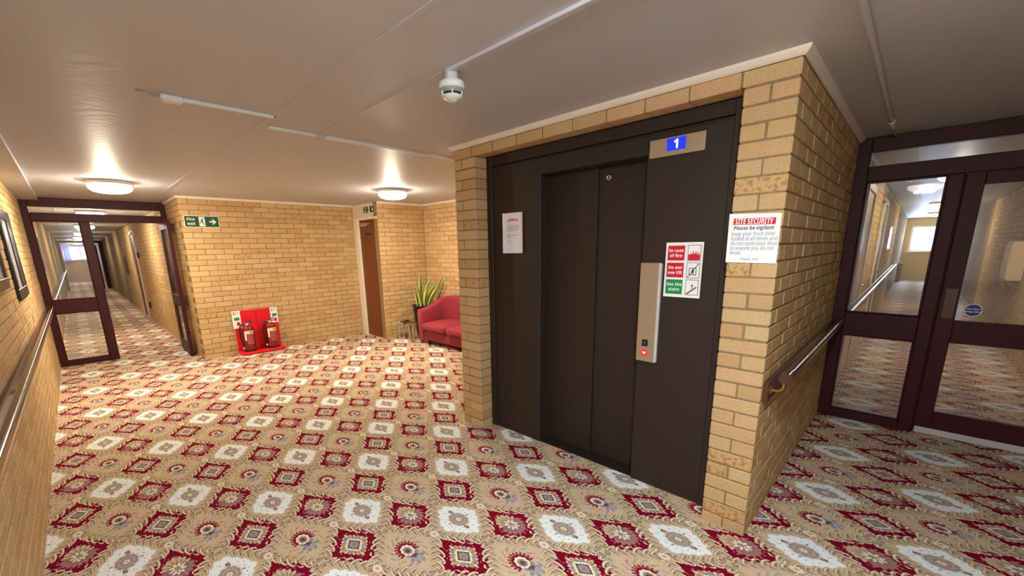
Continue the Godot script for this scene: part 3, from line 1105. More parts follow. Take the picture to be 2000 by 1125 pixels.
func build_left_screen() -> void:
	var t := structure("door_2", "maroon framed glazed screen and open door across the left corridor", "glazed screen", Vector3(0, 0, ZS))
	bars(t, "stile", [[XW, 0, -0.287, CEIL - 0.002], [0.16, 0, 0.262, 1.966], [1.06, 0, XB, CEIL - 0.002]])
	bars(t, "rail", [[-0.287, 2.147, 1.06, CEIL - 0.002], [-0.287, 1.966, 1.06, 2.07], [-0.287, 0.743, 0.16, 0.921], [-0.287, 0, 0.16, 0.072]])
	pane(t, -0.287, 2.07, 1.06, 2.147, "transom_pane")
	pane(t, -0.287, 0.921, 0.16, 1.966)
	pane(t, -0.287, 0.072, 0.16, 0.743)
	beads(t, -0.287, 0.921, 0.16, 1.966)
	beads(t, -0.287, 0.072, 0.16, 0.743)
	var leaf := door_leaf(t, 0.0, 0.7, Vector3(1.037, 0, 0.04), -PI / 2, 0.1, 0.6)
	var st := mb()
	tube(st, [Vector3(0.64, 1.25, 0.02), Vector3(0.64, 1.25, 0.06), Vector3(0.64, 1.0, 0.06), Vector3(0.64, 1.0, 0.02)], 0.01, 8)
	part(leaf, "pull_handle", st, M.dark_plastic)
	st = mb()
	bx2(st, Vector3(0.06, 1.88, -0.065), Vector3(0.3, 1.94, -0.022), 0.006)
	part(leaf, "door_closer", st, M.steel)
	st = mb()
	bx2(st, Vector3(0.03, 0.04, -0.026), Vector3(0.67, 0.17, -0.021), 0.001)
	part(leaf, "kick_plate", st, M.steel)

func build_right_screen() -> void:
	var t := structure("door_3", "maroon framed glazed screen with closed door across the right corridor", "glazed screen", Vector3(XR, 0, 0), -PI / 2)
	bars(t, "stile", [[ZC, 0, -0.36, CEIL - 0.002], [0.079, 0, 0.158, 1.94], [0.93, 0, ZR, CEIL - 0.002]])
	bars(t, "rail", [[-0.36, 2.156, 0.93, CEIL - 0.002], [-0.36, 1.94, 0.93, 2.052], [-0.36, 0.731, 0.079, 0.918], [-0.36, 0, 0.079, 0.073]])
	pane(t, -0.36, 2.052, 0.93, 2.156, "transom_pane")
	pane(t, -0.36, 0.918, 0.079, 1.94)
	pane(t, -0.36, 0.073, 0.079, 0.731)
	beads(t, -0.36, 0.918, 0.079, 1.94)
	beads(t, -0.36, 0.073, 0.079, 0.731)
	bars(t, "door_stop", [[0.154, 1.925, 0.934, 1.945], [0.154, 0, 0.166, 1.945]], 0.028)
	var leaf := door_leaf(t, 0.166, 0.928, Vector3(0, 0, 0.006), 0.0, 0.26, 0.83)
	var st := mb()
	bx2(st, Vector3(0.175, 0.036, 0.022), Vector3(0.92, 0.062, 0.027), 0.001)
	bx2(st, Vector3(0.175, 0.012, 0.014), Vector3(0.92, 0.04, 0.024), 0.001)
	part(leaf, "threshold_strip", st, M.alu, Vector3.ZERO, "bright metal strip along the door bottom")
	st = mb()
	bx2(st, Vector3(0.188, 0.925, 0.022), Vector3(0.248, 1.143, 0.0245), 0.001)
	part(leaf, "push_plate", st, M.picture_brown, Vector3.ZERO, "brown push plate")
	st = mb()
	slab(st, disc(0.045), 0.0, 0.001)
	var s := part(leaf, "fire_door_sticker", st, M.sign_white, Vector3(0.34, 0.992, 0.0045), "round blue fire door sticker with white lettering")
	# the round blue face and its words lie on the sticker
	st = mb()
	slab(st, disc(0.041), 0.001, 0.0014)
	part(s, "blue_disc", st, M.sticker_blue)
	lettering(s, "lettering", "Fire door\nkeep shut", 0.0165, M.sign_white, Vector3(0, 0, 0.0022), true)
	st = mb()
	bx2(st, Vector3(0.262, 0.914, -0.001), Vector3(0.292, 1.03, 0.0045), 0.0003)
	part(leaf, "paper_label", st, M.paper, Vector3.ZERO, "small white label in the corner of the glass")

# ==================================================================== the brown door
func build_brown_door() -> void:
	var t := structure("door_1", "plain brown wooden door in a white frame under a fire exit sign", "door", Vector3(XD, 0, 0), -PI / 2)
	var st := mb()
	bx2(st, Vector3(ZB, 2.03, -0.1), Vector3(ZA - 0.006, CEIL, -0.004), 0.001)
	part(t, "plaster_panel", st, M.plaster)
	st = mb()
	bx2(st, Vector3(ZB + 0.005, 0, -0.1), Vector3(ZB + 0.06, 2.03, 0.004), 0.003)
	bx2(st, Vector3(ZB + 0.06, 0, -0.1), Vector3(-6.948, 2.03, 0.012), 0.004)
	bx2(st, Vector3(-6.948, 2.006, -0.1), Vector3(-6.3, 2.04, 0.006), 0.003)
	part(t, "door_frame", st, M.white_paint)
	st = mb()
	bx2(st, Vector3(-6.945, 0.006, -0.07), Vector3(-6.276, 2.003, -0.022), 0.003)
	var leaf := part(t, "door_leaf", st, M.door_brown)
	st = mb()
	bx2(st, Vector3(-6.86, 1.9, -0.022), Vector3(-6.66, 1.955, 0.02), 0.008)
	part(leaf, "door_closer", st, M.steel)
	st = mb()
	bx2(st, Vector3(-6.79, 1.925, 0.02), Vector3(-6.5, 1.94, 0.03), 0.003)
	part(leaf, "closer_arm", st, M.steel)
	st = mb()
	bx2(st, Vector3(-6.77, 1.755, -0.022), Vector3(-6.57, 1.79, -0.018), 0.001)
	part(leaf, "door_plate", st, M.ink_purple, Vector3.ZERO, "small dark purple sign plate")
	st = mb()
	bx2(st, Vector3(-6.44, 1.3, -0.024), Vector3(-6.34, 1.76, -0.016), 0.002)
	part(leaf, "vision_panel", st, M.grey_plastic, Vector3.ZERO, "narrow pale vision panel")

# ==================================================================== what shows down the corridors
func corridor_door(root: Node3D, w: float, m: Material) -> void:
	var st := mb()
	bx2(st, Vector3(-w / 2 - 0.07, 0, -0.02), Vector3(-w / 2, 2.05, 0.02), 0.003)
	bx2(st, Vector3(w / 2, 0, -0.02), Vector3(w / 2 + 0.07, 2.05, 0.02), 0.003)
	bx2(st, Vector3(-w / 2 - 0.07, 2.0, -0.02), Vector3(w / 2 + 0.07, 2.08, 0.02), 0.003)
	part(root, "door_frame", st, M.white_paint)
	st = mb()
	bx2(st, Vector3(-w / 2, 0.006, -0.03), Vector3(w / 2, 2.0, 0.002), 0.003)
	var leaf := part(root, "door_leaf", st, m)
	st = mb()
	tube(st, [Vector3(w * 0.38, 1.0, 0.0), Vector3(w * 0.38, 1.0, 0.04), Vector3(w * 0.26, 1.0, 0.04)], 0.009, 8)
	part(leaf, "lever_handle", st, M.chrome)

func build_corridors() -> void:
	var t := structure("door_4", "white framed door on the left wall of the right corridor, nearest the screen", "door", Vector3(6.1, 0, ZC), 0.0)
	corridor_door(t, 0.8, M.white_paint)
	t = structure("door_5", "white framed door further along the left wall of the right corridor", "door", Vector3(8.75, 0, ZC), 0.0)
	corridor_door(t, 0.8, M.door_brown)
	t = structure("door_6", "white framed door on the right wall of the left corridor", "door", Vector3(XB, 0, -13.75), -PI / 2)
	corridor_door(t, 0.78, M.door_brown)
	t = structure("door_7", "maroon framed open screen far down the left corridor", "glazed screen", Vector3(0, 0, -27.0))
	bars(t, "stile", [[XW, 0, -0.27, 2.2], [0.98, 0, XB, 2.2], [0.82, 0, 0.9, 2.0]])
	bars(t, "rail", [[-0.27, 2.1, 0.98, 2.2]])
	# framed things on the corridor walls
	framed("picture_frame", "dark framed picture on the left wall just beyond the left glazed screen", "picture", Vector3(XW, 1.55, -10.2), PI / 2, 0.5, 0.6, M.picture_dark, M.picture_pale)
	framed("notice_board", "small dark wooden board on the right wall of the left corridor", "board", Vector3(XB, 1.23, -16.65), -PI / 2, 0.5, 0.58, M.picture_brown, M.picture_brown)
	framed("picture_frame", "pale framed picture on the left wall far down the right corridor", "picture", Vector3(11.4, 1.53, ZC), 0.0, 1.3, 0.45, M.white_paint, M.picture_pale)
	# cupboard on the right wall of the right corridor
	var c := thing("meter_box", "pale wooden box fixed to the right wall beyond the glazed door", "box", Vector3(8.9, 0.94, ZR), PI)
	var st := mb()
	bx2(st, Vector3(-0.3, 0, 0), Vector3(0.3, 0.5, 0.13), 0.005)
	part(c, "body", st, M.plaster)
	st = mb()
	bx2(st, Vector3(-0.27, 0.03, 0.13), Vector3(0.27, 0.47, 0.142), 0.003)
	part(c, "door", st, M.plaster)
	# alarm bell / wall light on the right wall of the left corridor
	var s := thing("emergency_light", "small white fitting high on the right wall of the left corridor", "wall light", Vector3(XB, 2.0, -13.1), -PI / 2)
	st = mb()
	bx2(st, Vector3(-0.09, -0.05, 0), Vector3(0.09, 0.05, 0.03), 0.006)
	part(s, "back_plate", st, M.white_plastic)
	st = mb()
	soft(st, Vector3(0, 0, 0.045), Vector3(0.16, 0.08, 0.06), 0.025, 0.0, 4)
	part(s, "cover", st, M.white_plastic)
	for e in [["small black entry panel on the right wall of the left corridor", 1.5, -12.95], ["small dark socket low on the right wall of the left corridor", 0.36, -12.6]]:
		var q := thing("wall_box", e[0], "wall box", Vector3(XB, e[1], e[2]), -PI / 2)
		st = mb()
		bx2(st, Vector3(-0.06, -0.07, 0), Vector3(0.06, 0.07, 0.03), 0.006)
		part(q, "body", st, M.dark_plastic)
		st = mb()
		bx2(st, Vector3(-0.045, -0.055, 0.03), Vector3(0.045, 0.055, 0.035), 0.002)
		part(q, "face", st, M.black_rubber)
	var r := thing("radiator", "low dark radiator at the far end of the right corridor below the window", "radiator", Vector3(XE - 0.8, 0, ZC + 0.02), 0.0)
	st = mb()
	bx2(st, Vector3(-0.5, 0.12, 0), Vector3(0.5, 0.68, 0.09), 0.01)
	part(r, "panel", st, M.dark_wood)
	st = mb()
	bx2(st, Vector3(-0.42, 0, 0.02), Vector3(-0.36, 0.13, 0.07), 0.004)
	part(r, "foot", st, M.dark_wood)
	st = mb()
	bx2(st, Vector3(0.36, 0, 0.02), Vector3(0.42, 0.13, 0.07), 0.004)
	part(r, "foot", st, M.dark_wood)
	# curtains at the left end
	for e in [["pale lilac curtain hanging left of the window at the end of the left corridor", -0.13], ["pale lilac curtain hanging right of the window at the end of the left corridor", 0.84]]:
		var k := thing("curtain", e[0], "curtain", Vector3(e[1], 1.08, ZE + 0.05))
		st = mb()
		st.set_smooth_group(4)
		for i in 24:
			var a := -0.14 + i * 0.28 / 24.0
			var b := a + 0.28 / 24.0
			var za := 0.03 + 0.02 * sin(i * 1.3)
			var zb := 0.03 + 0.02 * sin((i + 1) * 1.3)
			quad(st, Vector3(a, 0, za), Vector3(b, 0, zb), Vector3(b, 1.05, zb), Vector3(a, 1.05, za), Vector3(0, 0, 1))
			quad(st, Vector3(a, 0, za - 0.004), Vector3(b, 0, zb - 0.004), Vector3(b, 1.05, zb - 0.004), Vector3(a, 1.05, za - 0.004), Vector3(0, 0, -1))
		part(k, "fabric", st, M.blind)
		st = mb()
		tube(st, [Vector3(-0.17, 1.06, 0.03), Vector3(0.17, 1.06, 0.03)], 0.01, 8)
		part(k, "curtain_pole", st, M.white_paint)

func framed(called: String, label: String, category: String, at: Vector3, turn: float, w: float, h: float, fm: Material, inner: Material, fw := 0.03, d := 0.022) -> Node3D:
	var t := thing(called, label, category, at, turn)
	var st := mb()
	for e in [[-w / 2, -h / 2, w / 2, -h / 2 + fw], [-w / 2, h / 2 - fw, w / 2, h / 2], [-w / 2, -h / 2 + fw, -w / 2 + fw, h / 2 - fw], [w / 2 - fw, -h / 2 + fw, w / 2, h / 2 - fw]]:
		bx2(st, Vector3(e[0], e[1], 0.001), Vector3(e[2], e[3], d), 0.003)
	part(t, "frame", st, fm)
	st = mb()
	bx2(st, Vector3(-w / 2 + 0.01, -h / 2 + 0.01, 0.001), Vector3(w / 2 - 0.01, h / 2 - 0.01, d * 0.5), 0.001)
	part(t, "picture", st, inner)
	return t

# ==================================================================== the lift
func build_lift() -> void:
	var t := thing("lift_entrance", "dark brown steel lift entrance with closed double doors set in yellow brick", "lift", Vector3(2.36, 0, -1.54), -PI / 2)
	var o := 1.54
	var st := mb()
	for e in [[ZJ, 0.0, -2.372, 2.168], [-0.71, 0.0, ZP, 2.168], [-2.372, 2.1, -0.71, 2.168]]:
		bx2(st, Vector3(e[0] + o, e[1], -0.1), Vector3(e[2] + o, e[3], 0.012), 0.003)
	part(t, "surround", st, M.lift)
	st = mb()
	bx2(st, Vector3(-2.371 + o, 0, -0.11), Vector3(-1.905 + o, 2.092, 0.0), 0.003)
	part(t, "side_panel", st, M.lift)
	st = mb()
	bx2(st, Vector3(-1.14 + o, 0, -0.11), Vector3(-0.711 + o, 2.084, 0.004), 0.003)
	part(t, "side_panel", st, M.lift)
	st = mb()
	bx2(st, Vector3(-1.903 + o, 1.985, -0.11), Vector3(-1.142 + o, 2.09, -0.002), 0.003)
	part(t, "header_panel", st, M.lift)
	st = mb()
	bx2(st, Vector3(-2.371 + o, 2.06, -0.09), Vector3(-0.711 + o, 2.1, -0.012), 0.003)
	part(t, "fascia", st, M.lift_dark)
	for e in [[-1.93, -1.521, 0.0], [-1.519, -1.12, -0.012]]:
		st = mb()
		bx2(st, Vector3(e[0] + o, 0.006, -0.135 + e[2]), Vector3(e[1] + o, 2.0, -0.11 + e[2]), 0.002)
		part(t, "lift_door", st, M.lift)
	st = mb()
	bx2(st, Vector3(-1.93 + o, 0, -0.16), Vector3(-1.12 + o, 0.005, -0.01), 0.001)
	part(t, "sill", st, M.lift_dark)
	# release key escutcheon on the right-hand door
	st = mb()
	lathe(st, [[0.007, 0.0], [0.007, 0.003], [0.017, 0.003], [0.018, 0.0]], Vector3.ZERO, 20)
	var k := part(t, "key_escutcheon", st, M.steel_edge, Vector3(-1.453 + o, 1.92, -0.122), "round metal key hole")
	k.rotation.x = PI / 2
	st = mb()
	lathe(st, [[0.0, 0.001], [0.0075, 0.001]], Vector3.ZERO, 16)
	part(k, "key_hole", st, M.dark_plastic)
	# floor indicator
	st = mb()
	bx2(st, Vector3(-1.125 + o, 1.96, 0.004), Vector3(-0.834 + o, 2.052, 0.02), 0.003)
	var ind := part(t, "floor_indicator", st, M.steel, Vector3.ZERO, "brushed steel floor indicator with blue screen")
	st = mb()
	bx2(st, Vector3(-1.028 + o, 1.983, 0.019), Vector3(-0.93 + o, 2.044, 0.0215), 0.0005)
	part(ind, "screen", st, M.screen_blue)
	lettering(ind, "digit", "1", 0.062, M.screen_white, Vector3(-0.977 + o, 2.0135, 0.0222))
	st = mb()
	bx2(st, Vector3(-0.836 + o, 1.962, 0.006), Vector3(-0.832 + o, 2.05, 0.0205), 0.001)
	part(ind, "edge", st, M.steel_edge)
	# call panel
	st = mb()
	bx2(st, Vector3(-1.138 + o, 0.81, 0.004), Vector3(-1.028 + o, 1.398, 0.024), 0.004)
	var call := part(t, "call_panel", st, M.steel, Vector3.ZERO, "tall brushed steel call panel")
	st = mb()
	slab(st, pv([-1.03, 0.81, -1.014, 0.815, -1.014, 1.393, -1.03, 1.398], 1.0, Vector2(o, 0)), 0.004, 0.018)
	part(call, "edge", st, M.alu)
	st = mb()
	bx2(st, Vector3(-1.102 + o, 0.906, 0.023), Vector3(-1.066 + o, 0.947, 0.0262), 0.001)
	part(call, "display", st, M.dark_plastic)
	lettering(call, "arrow_mark", "1", 0.02, M.grey_plastic, Vector3(-1.084 + o, 0.926, 0.0268))
	st = mb()
	lathe(st, [[0.0, 0.0], [0.021, 0.0], [0.021, 0.003], [0.018, 0.005], [0.0, 0.005]], Vector3.ZERO, 24)
	var btn := part(call, "call_button", st, M.led_red, Vector3(-1.083 + o, 0.866, 0.023), "round red lit call button")
	btn.rotation.x = PI / 2
	st = mb()
	slab(st, pv([-12, 7, -5, 9, 0, 3, 5, 9, 12, 7, 12, 2, 0, -11, -12, 2], 0.001, Vector2(-1.083 + o, 0.866)), 0.0275, 0.0288)
	part(call, "arrow", st, M.sign_white)

# ==================================================================== signs and notices
func flat(root: Node, called: String, poly: PackedVector2Array, m: Material, z0: float, dz := 0.0006, label := "") -> MeshInstance3D:
	var st := mb()
	slab(st, poly, z0, z0 + dz)
	return part(root, called, st, m, Vector3.ZERO, label)

func build_signs() -> void:
	# --- fire action sign on the lift
	var t := thing("fire_action_sign", "white fire action sign with red and green boxes stuck right of the lift doors", "sign", Vector3(2.3555, 1.359, -0.901), -PI / 2)
	flat(t, "board", rect(-0.099, -0.149, 0.099, 0.149), M.sign_white, 0.0, 0.002)
	var rows := [[0.052, 0.132, M.sign_red, "In case\nof fire"], [-0.04, 0.04, M.sign_red, "Do not\nuse lift"], [-0.132, -0.052, M.sign_green, "Use the\nstairs"]]
	for r in rows:
		var c := flat(t, "colour_box", rect(-0.088, r[0], 0.004, r[1]), r[2], 0.002)
		lettering(c, "lettering", r[3], 0.0235, M.sign_white, Vector3(-0.042, (r[0] + r[1]) / 2, 0.0032), true)
		var q := flat(t, "pictogram_box", rect(0.02, r[0] - 0.002, 0.089, r[1] + 0.002), M.ink, 0.002)
		flat(q, "field", rect(0.0225, r[0] + 0.0005, 0.0865, r[1] - 0.0005), M.sign_white, 0.0026)
	# flames
	flat(t, "flames", pv([24, 54, 85, 54, 85, 84, 80, 94, 81, 84, 76, 80, 77, 92, 71, 102, 72, 90, 66, 84, 66, 96, 60, 104, 61, 92, 55, 85, 52, 98, 46, 104, 48, 92, 43, 84, 40, 92, 35, 97, 37, 87, 31, 83, 28, 88, 24, 84], 0.001), M.sign_red, 0.0032)
	# a person in a lift, struck through
	flat(t, "lift_car", pv([34, -26, 72, -26, 72, 14, 34, 14, 34, -23, 37, -23, 37, 11, 69, 11, 69, -23, 34, -23], 0.001), M.ink, 0.0032)
	flat(t, "person_mark", pv([50, -22, 54, -10, 58, -22, 61, -22, 57, -2, 62, -6, 63, -4, 57, 3, 56, 8, 51, 8, 51, 3, 45, -4, 46, -6, 51, -2, 47, -22], 0.001), M.ink, 0.0032)
	flat(t, "strike", pv([25, -37, 28, -38, 84, 36, 81, 38], 0.001), M.ink, 0.0036)
	# stairs
	flat(t, "stairs", pv([26, -124, 34, -124, 34, -117, 43, -117, 43, -110, 52, -110, 52, -103, 61, -103, 61, -96, 70, -96, 70, -89, 82, -89, 82, -94, 74, -94, 74, -101, 65, -101, 65, -108, 56, -108, 56, -115, 47, -115, 47, -122, 38, -122, 38, -129, 26, -129], 0.001), M.ink, 0.0032)
	flat(t, "person_mark", pv([55, -100, 58, -100, 58, -84, 61, -86, 62, -84, 57, -79, 56, -74, 53, -74, 53, -80, 50, -84, 52, -86, 54, -84], 0.001), M.ink, 0.0032)
	# --- letter on the lift
	t = thing("paper_notice", "white paper letter with red heading taped to the left lift panel", "notice", Vector3(2.3598, 1.604, -2.165), -PI / 2)
	var st := mb()
	st.set_smooth_group(5)
	for i in 8:
		for e in [0.0, 0.001]:
			var xa := -0.1 + i * 0.025
			var xb := xa + 0.025
			var f := func(x: float) -> float: return 0.001 + e + 0.008 * pow(absf(x) / 0.1, 6.0)
			quad(st, Vector3(xa, -0.146, f.call(xa)), Vector3(xb, -0.146, f.call(xb)), Vector3(xb, 0.146, f.call(xb)), Vector3(xa, 0.146, f.call(xa)), Vector3(0, 0, 1.0 if e > 0 else -1.0))
	part(t, "paper", st, M.paper)
	flat(t, "heading", pv([-52, 88, -44, 104, -36, 96, -28, 108, -18, 98, -8, 110, 2, 99, 14, 106, 24, 98, 34, 104, 46, 92, 56, 96, 54, 88, 40, 84, 20, 90, 0, 86, -20, 90, -36, 85], 0.001), M.ink_rose, 0.002)
	for r in [[52, 62], [40, 56], [29, 58], [18, 42], [-14, 50], [-26, -30], [-60, -24]]:
		flat(t, "printed_line", rect(-0.068, r[0] * 0.001 - 0.002, r[1] * 0.001, r[0] * 0.001 + 0.002), M.ink_pale_grey, 0.002)
	# --- security notice on the pier
	t = thing("security_notice", "white site security notice taped to the brick pier right of the lift", "notice", Vector3(XL - 0.0035, 1.518, -0.549), -PI / 2)
	var lean := 0.0
	flat(t, "paper", pv([-105, 115, 104, 105, 105, -113, -103, -109], 0.001), M.sign_white, 0.0, 0.0016)
	var band := flat(t, "red_band", pv([-84, 92, 85, 88, 85, 59, -86, 64], 0.001), M.sign_red, 0.0016)
	var h := lettering(band, "heading", "SITE SECURITY", 0.0335, M.sign_white, Vector3(-0.001, 0.0755, 0.0028), true, HORIZONTAL_ALIGNMENT_CENTER, 0.66)
	h.rotation.z = -0.025
	h = lettering(t, "lettering", "Please be vigilant", 0.0225, M.ink_navy, Vector3(0.0, 0.0465, 0.0022), true)
	h.scale.x = 0.86
	h.rotation.z = -0.02
	var lines := ["Keep your front door", "locked at all times and", "do not open your door", "to anyone you do not", "know."]
	for i in lines.size():
		h = lettering(t, "lettering", lines[i], 0.0235, M.ink_grey, Vector3(-0.089, 0.0215 - i * 0.0215, 0.0022), false, HORIZONTAL_ALIGNMENT_LEFT)
		h.scale.x = 0.80
		h.rotation.z = -0.012
	lettering(t, "lettering", "Thank you", 0.016, M.ink_grey, Vector3(-0.005, -0.0935, 0.0022), false)
	# --- fire exit sign on the far wall
	t = thing("fire_exit_sign", "green fire exit sign with running figure and right arrow on the far brick wall", "sign", Vector3(1.366, 1.938, ZB + 0.0015))
	exit_sign(t, 0.41, 0.158, false)
	t = thing("fire_exit_sign", "small dark fire exit sign with down arrow above the brown door", "sign", Vector3(XD + 0.0025, 2.16, -6.535), -PI / 2)
	exit_sign(t, 0.38, 0.115, true)

func exit_sign(t: Node3D, w: float, h: float, down: bool) -> void:
	flat(t, "border", rect(-w / 2, -h / 2, w / 2, h / 2), M.exit_white, 0.0, 0.0025)
	var b := 0.008
	flat(t, "green_field", rect(-w / 2 + b, -h / 2 + b, w / 2 - b, h / 2 - b), M.exit_green, 0.0025)
	var s := h / 0.158
	var tx := lettering(t, "lettering", "Fire\nexit", 0.05 * s, M.exit_white, Vector3(-w * 0.31, 0.0, 0.0036), true)
	tx.scale.x = 1.0
	flat(t, "door_shape", rect(-0.035 * s, -0.062 * s, 0.035 * s, 0.062 * s), M.exit_white, 0.0031)
	var f := flat(t, "running_figure", pv([8, 22, 4, 26, -14, 30, -22, 20, -19, 16, -11, 23, -6, 22, -12, 0, -24, -18, -34, -18, -34, -24, -20, -25, -7, -8, 6, -20, 16, -44, 24, -42, 15, -14, 3, 2, 8, 14, 22, 6, 24, 10, 12, 20], 0.001 * s), M.exit_green, 0.0037)
	flat(f, "head", disc(0.009 * s, Vector2(0.012, 0.038) * s, 16), M.exit_green, 0.0037)
	var arrow := pv([-42, -9, 8, -9, -12, -34, 8, -34, 42, 0, 8, 34, -12, 34, 8, 9, -42, 9], 0.001 * s)
	var pts := PackedVector2Array()
	for p in arrow:
		pts.append((Vector2(p.y, -p.x) if down else p) + Vector2(w * 0.31, 0))
	flat(t, "arrow", pts, M.exit_white, 0.0031)

# ==================================================================== handrails
func handrail(label: String, at: Vector3, turn: float, u0: float, u1: float, board0: float, ends: Array, bolts: Array) -> void:
	var t := thing("handrail", label, "handrail", at, turn)
	var st := mb()
	bx2(st, Vector3(board0, 0.735, 0.001), Vector3(u1, 0.845, 0.022), 0.004)
	part(t, "backboard", st, M.wood_rail)
	st = mb()
	tube(st, [Vector3(u0, 0.85, 0.072), Vector3(u1, 0.85, 0.072)], 0.0225, 18)
	part(t, "rail", st, M.rail_dark)
	for e in ends:
		st = mb()
		tube(st, [Vector3(e - 0.095, 0.85, 0.072), Vector3(e - 0.085, 0.85, 0.072), Vector3(e, 0.85, 0.072)], 0.029, 18)
		part(t, "end_cap", st, M.rail_dark)
	for b in bolts:
		st = mb()
		tube(st, [Vector3(b, 0.79, 0.02), Vector3(b, 0.79, 0.05), Vector3(b, 0.805, 0.068), Vector3(b, 0.83, 0.072)], 0.007, 8)
		var br := part(t, "bracket", st, M.brass)
		st = mb()
		lathe(st, [[0.0, 0.008], [0.01, 0.007], [0.02, 0.003], [0.022, 0.0]], Vector3.ZERO, 14)
		var d := part(br, "bolt_plate", st, M.brass, Vector3(b, 0.79, 0.022))
		d.rotation.x = PI / 2

func build_handrails() -> void:
	handrail("dark polished handrail on a brown backboard on the wall right of the lift", Vector3(0, 0, ZC), 0.0, 2.36, XR - 0.036, 2.265, [2.43], [2.32, 3.05, 3.75, 4.35])
	handrail("dark polished handrail on the left wall of the right corridor beyond the screen", Vector3(0, 0, ZC), 0.0, XR + 0.06, 15.3, XR + 0.06, [], [4.9, 7.5, 10.2, 12.8])
	handrail("long brown handrail on the left wall of the lobby in front of the screen", Vector3(XW, 0, 0), PI / 2, -0.9, 8.2, -0.9, [], [1.0, 2.35, 3.35, 4.4, 5.5, 6.6, 7.7])
	handrail("brown handrail along the left wall of the left corridor beyond the screen", Vector3(XW, 0, 0), PI / 2, 8.3, 30.0, 8.3, [], [9.2, 11.4, 14.0, 17.0, 20.0])

# ==================================================================== fire extinguishers
func cyl_patch(st: SurfaceTool, r: float, a0: float, a1: float, y0: float, y1: float, n := 10) -> void:
	st.set_smooth_group(6)
	for i in n:
		var p := lerpf(a0, a1, i / float(n))
		var q := lerpf(a0, a1, (i + 1) / float(n))
		var dp := Vector3(sin(p), 0, cos(p)) * r
		var dq := Vector3(sin(q), 0, cos(q)) * r
		quad(st, dp + Vector3.UP * y0, dq + Vector3.UP * y0, dq + Vector3.UP * y1, dp + Vector3.UP * y1, dp + dq)

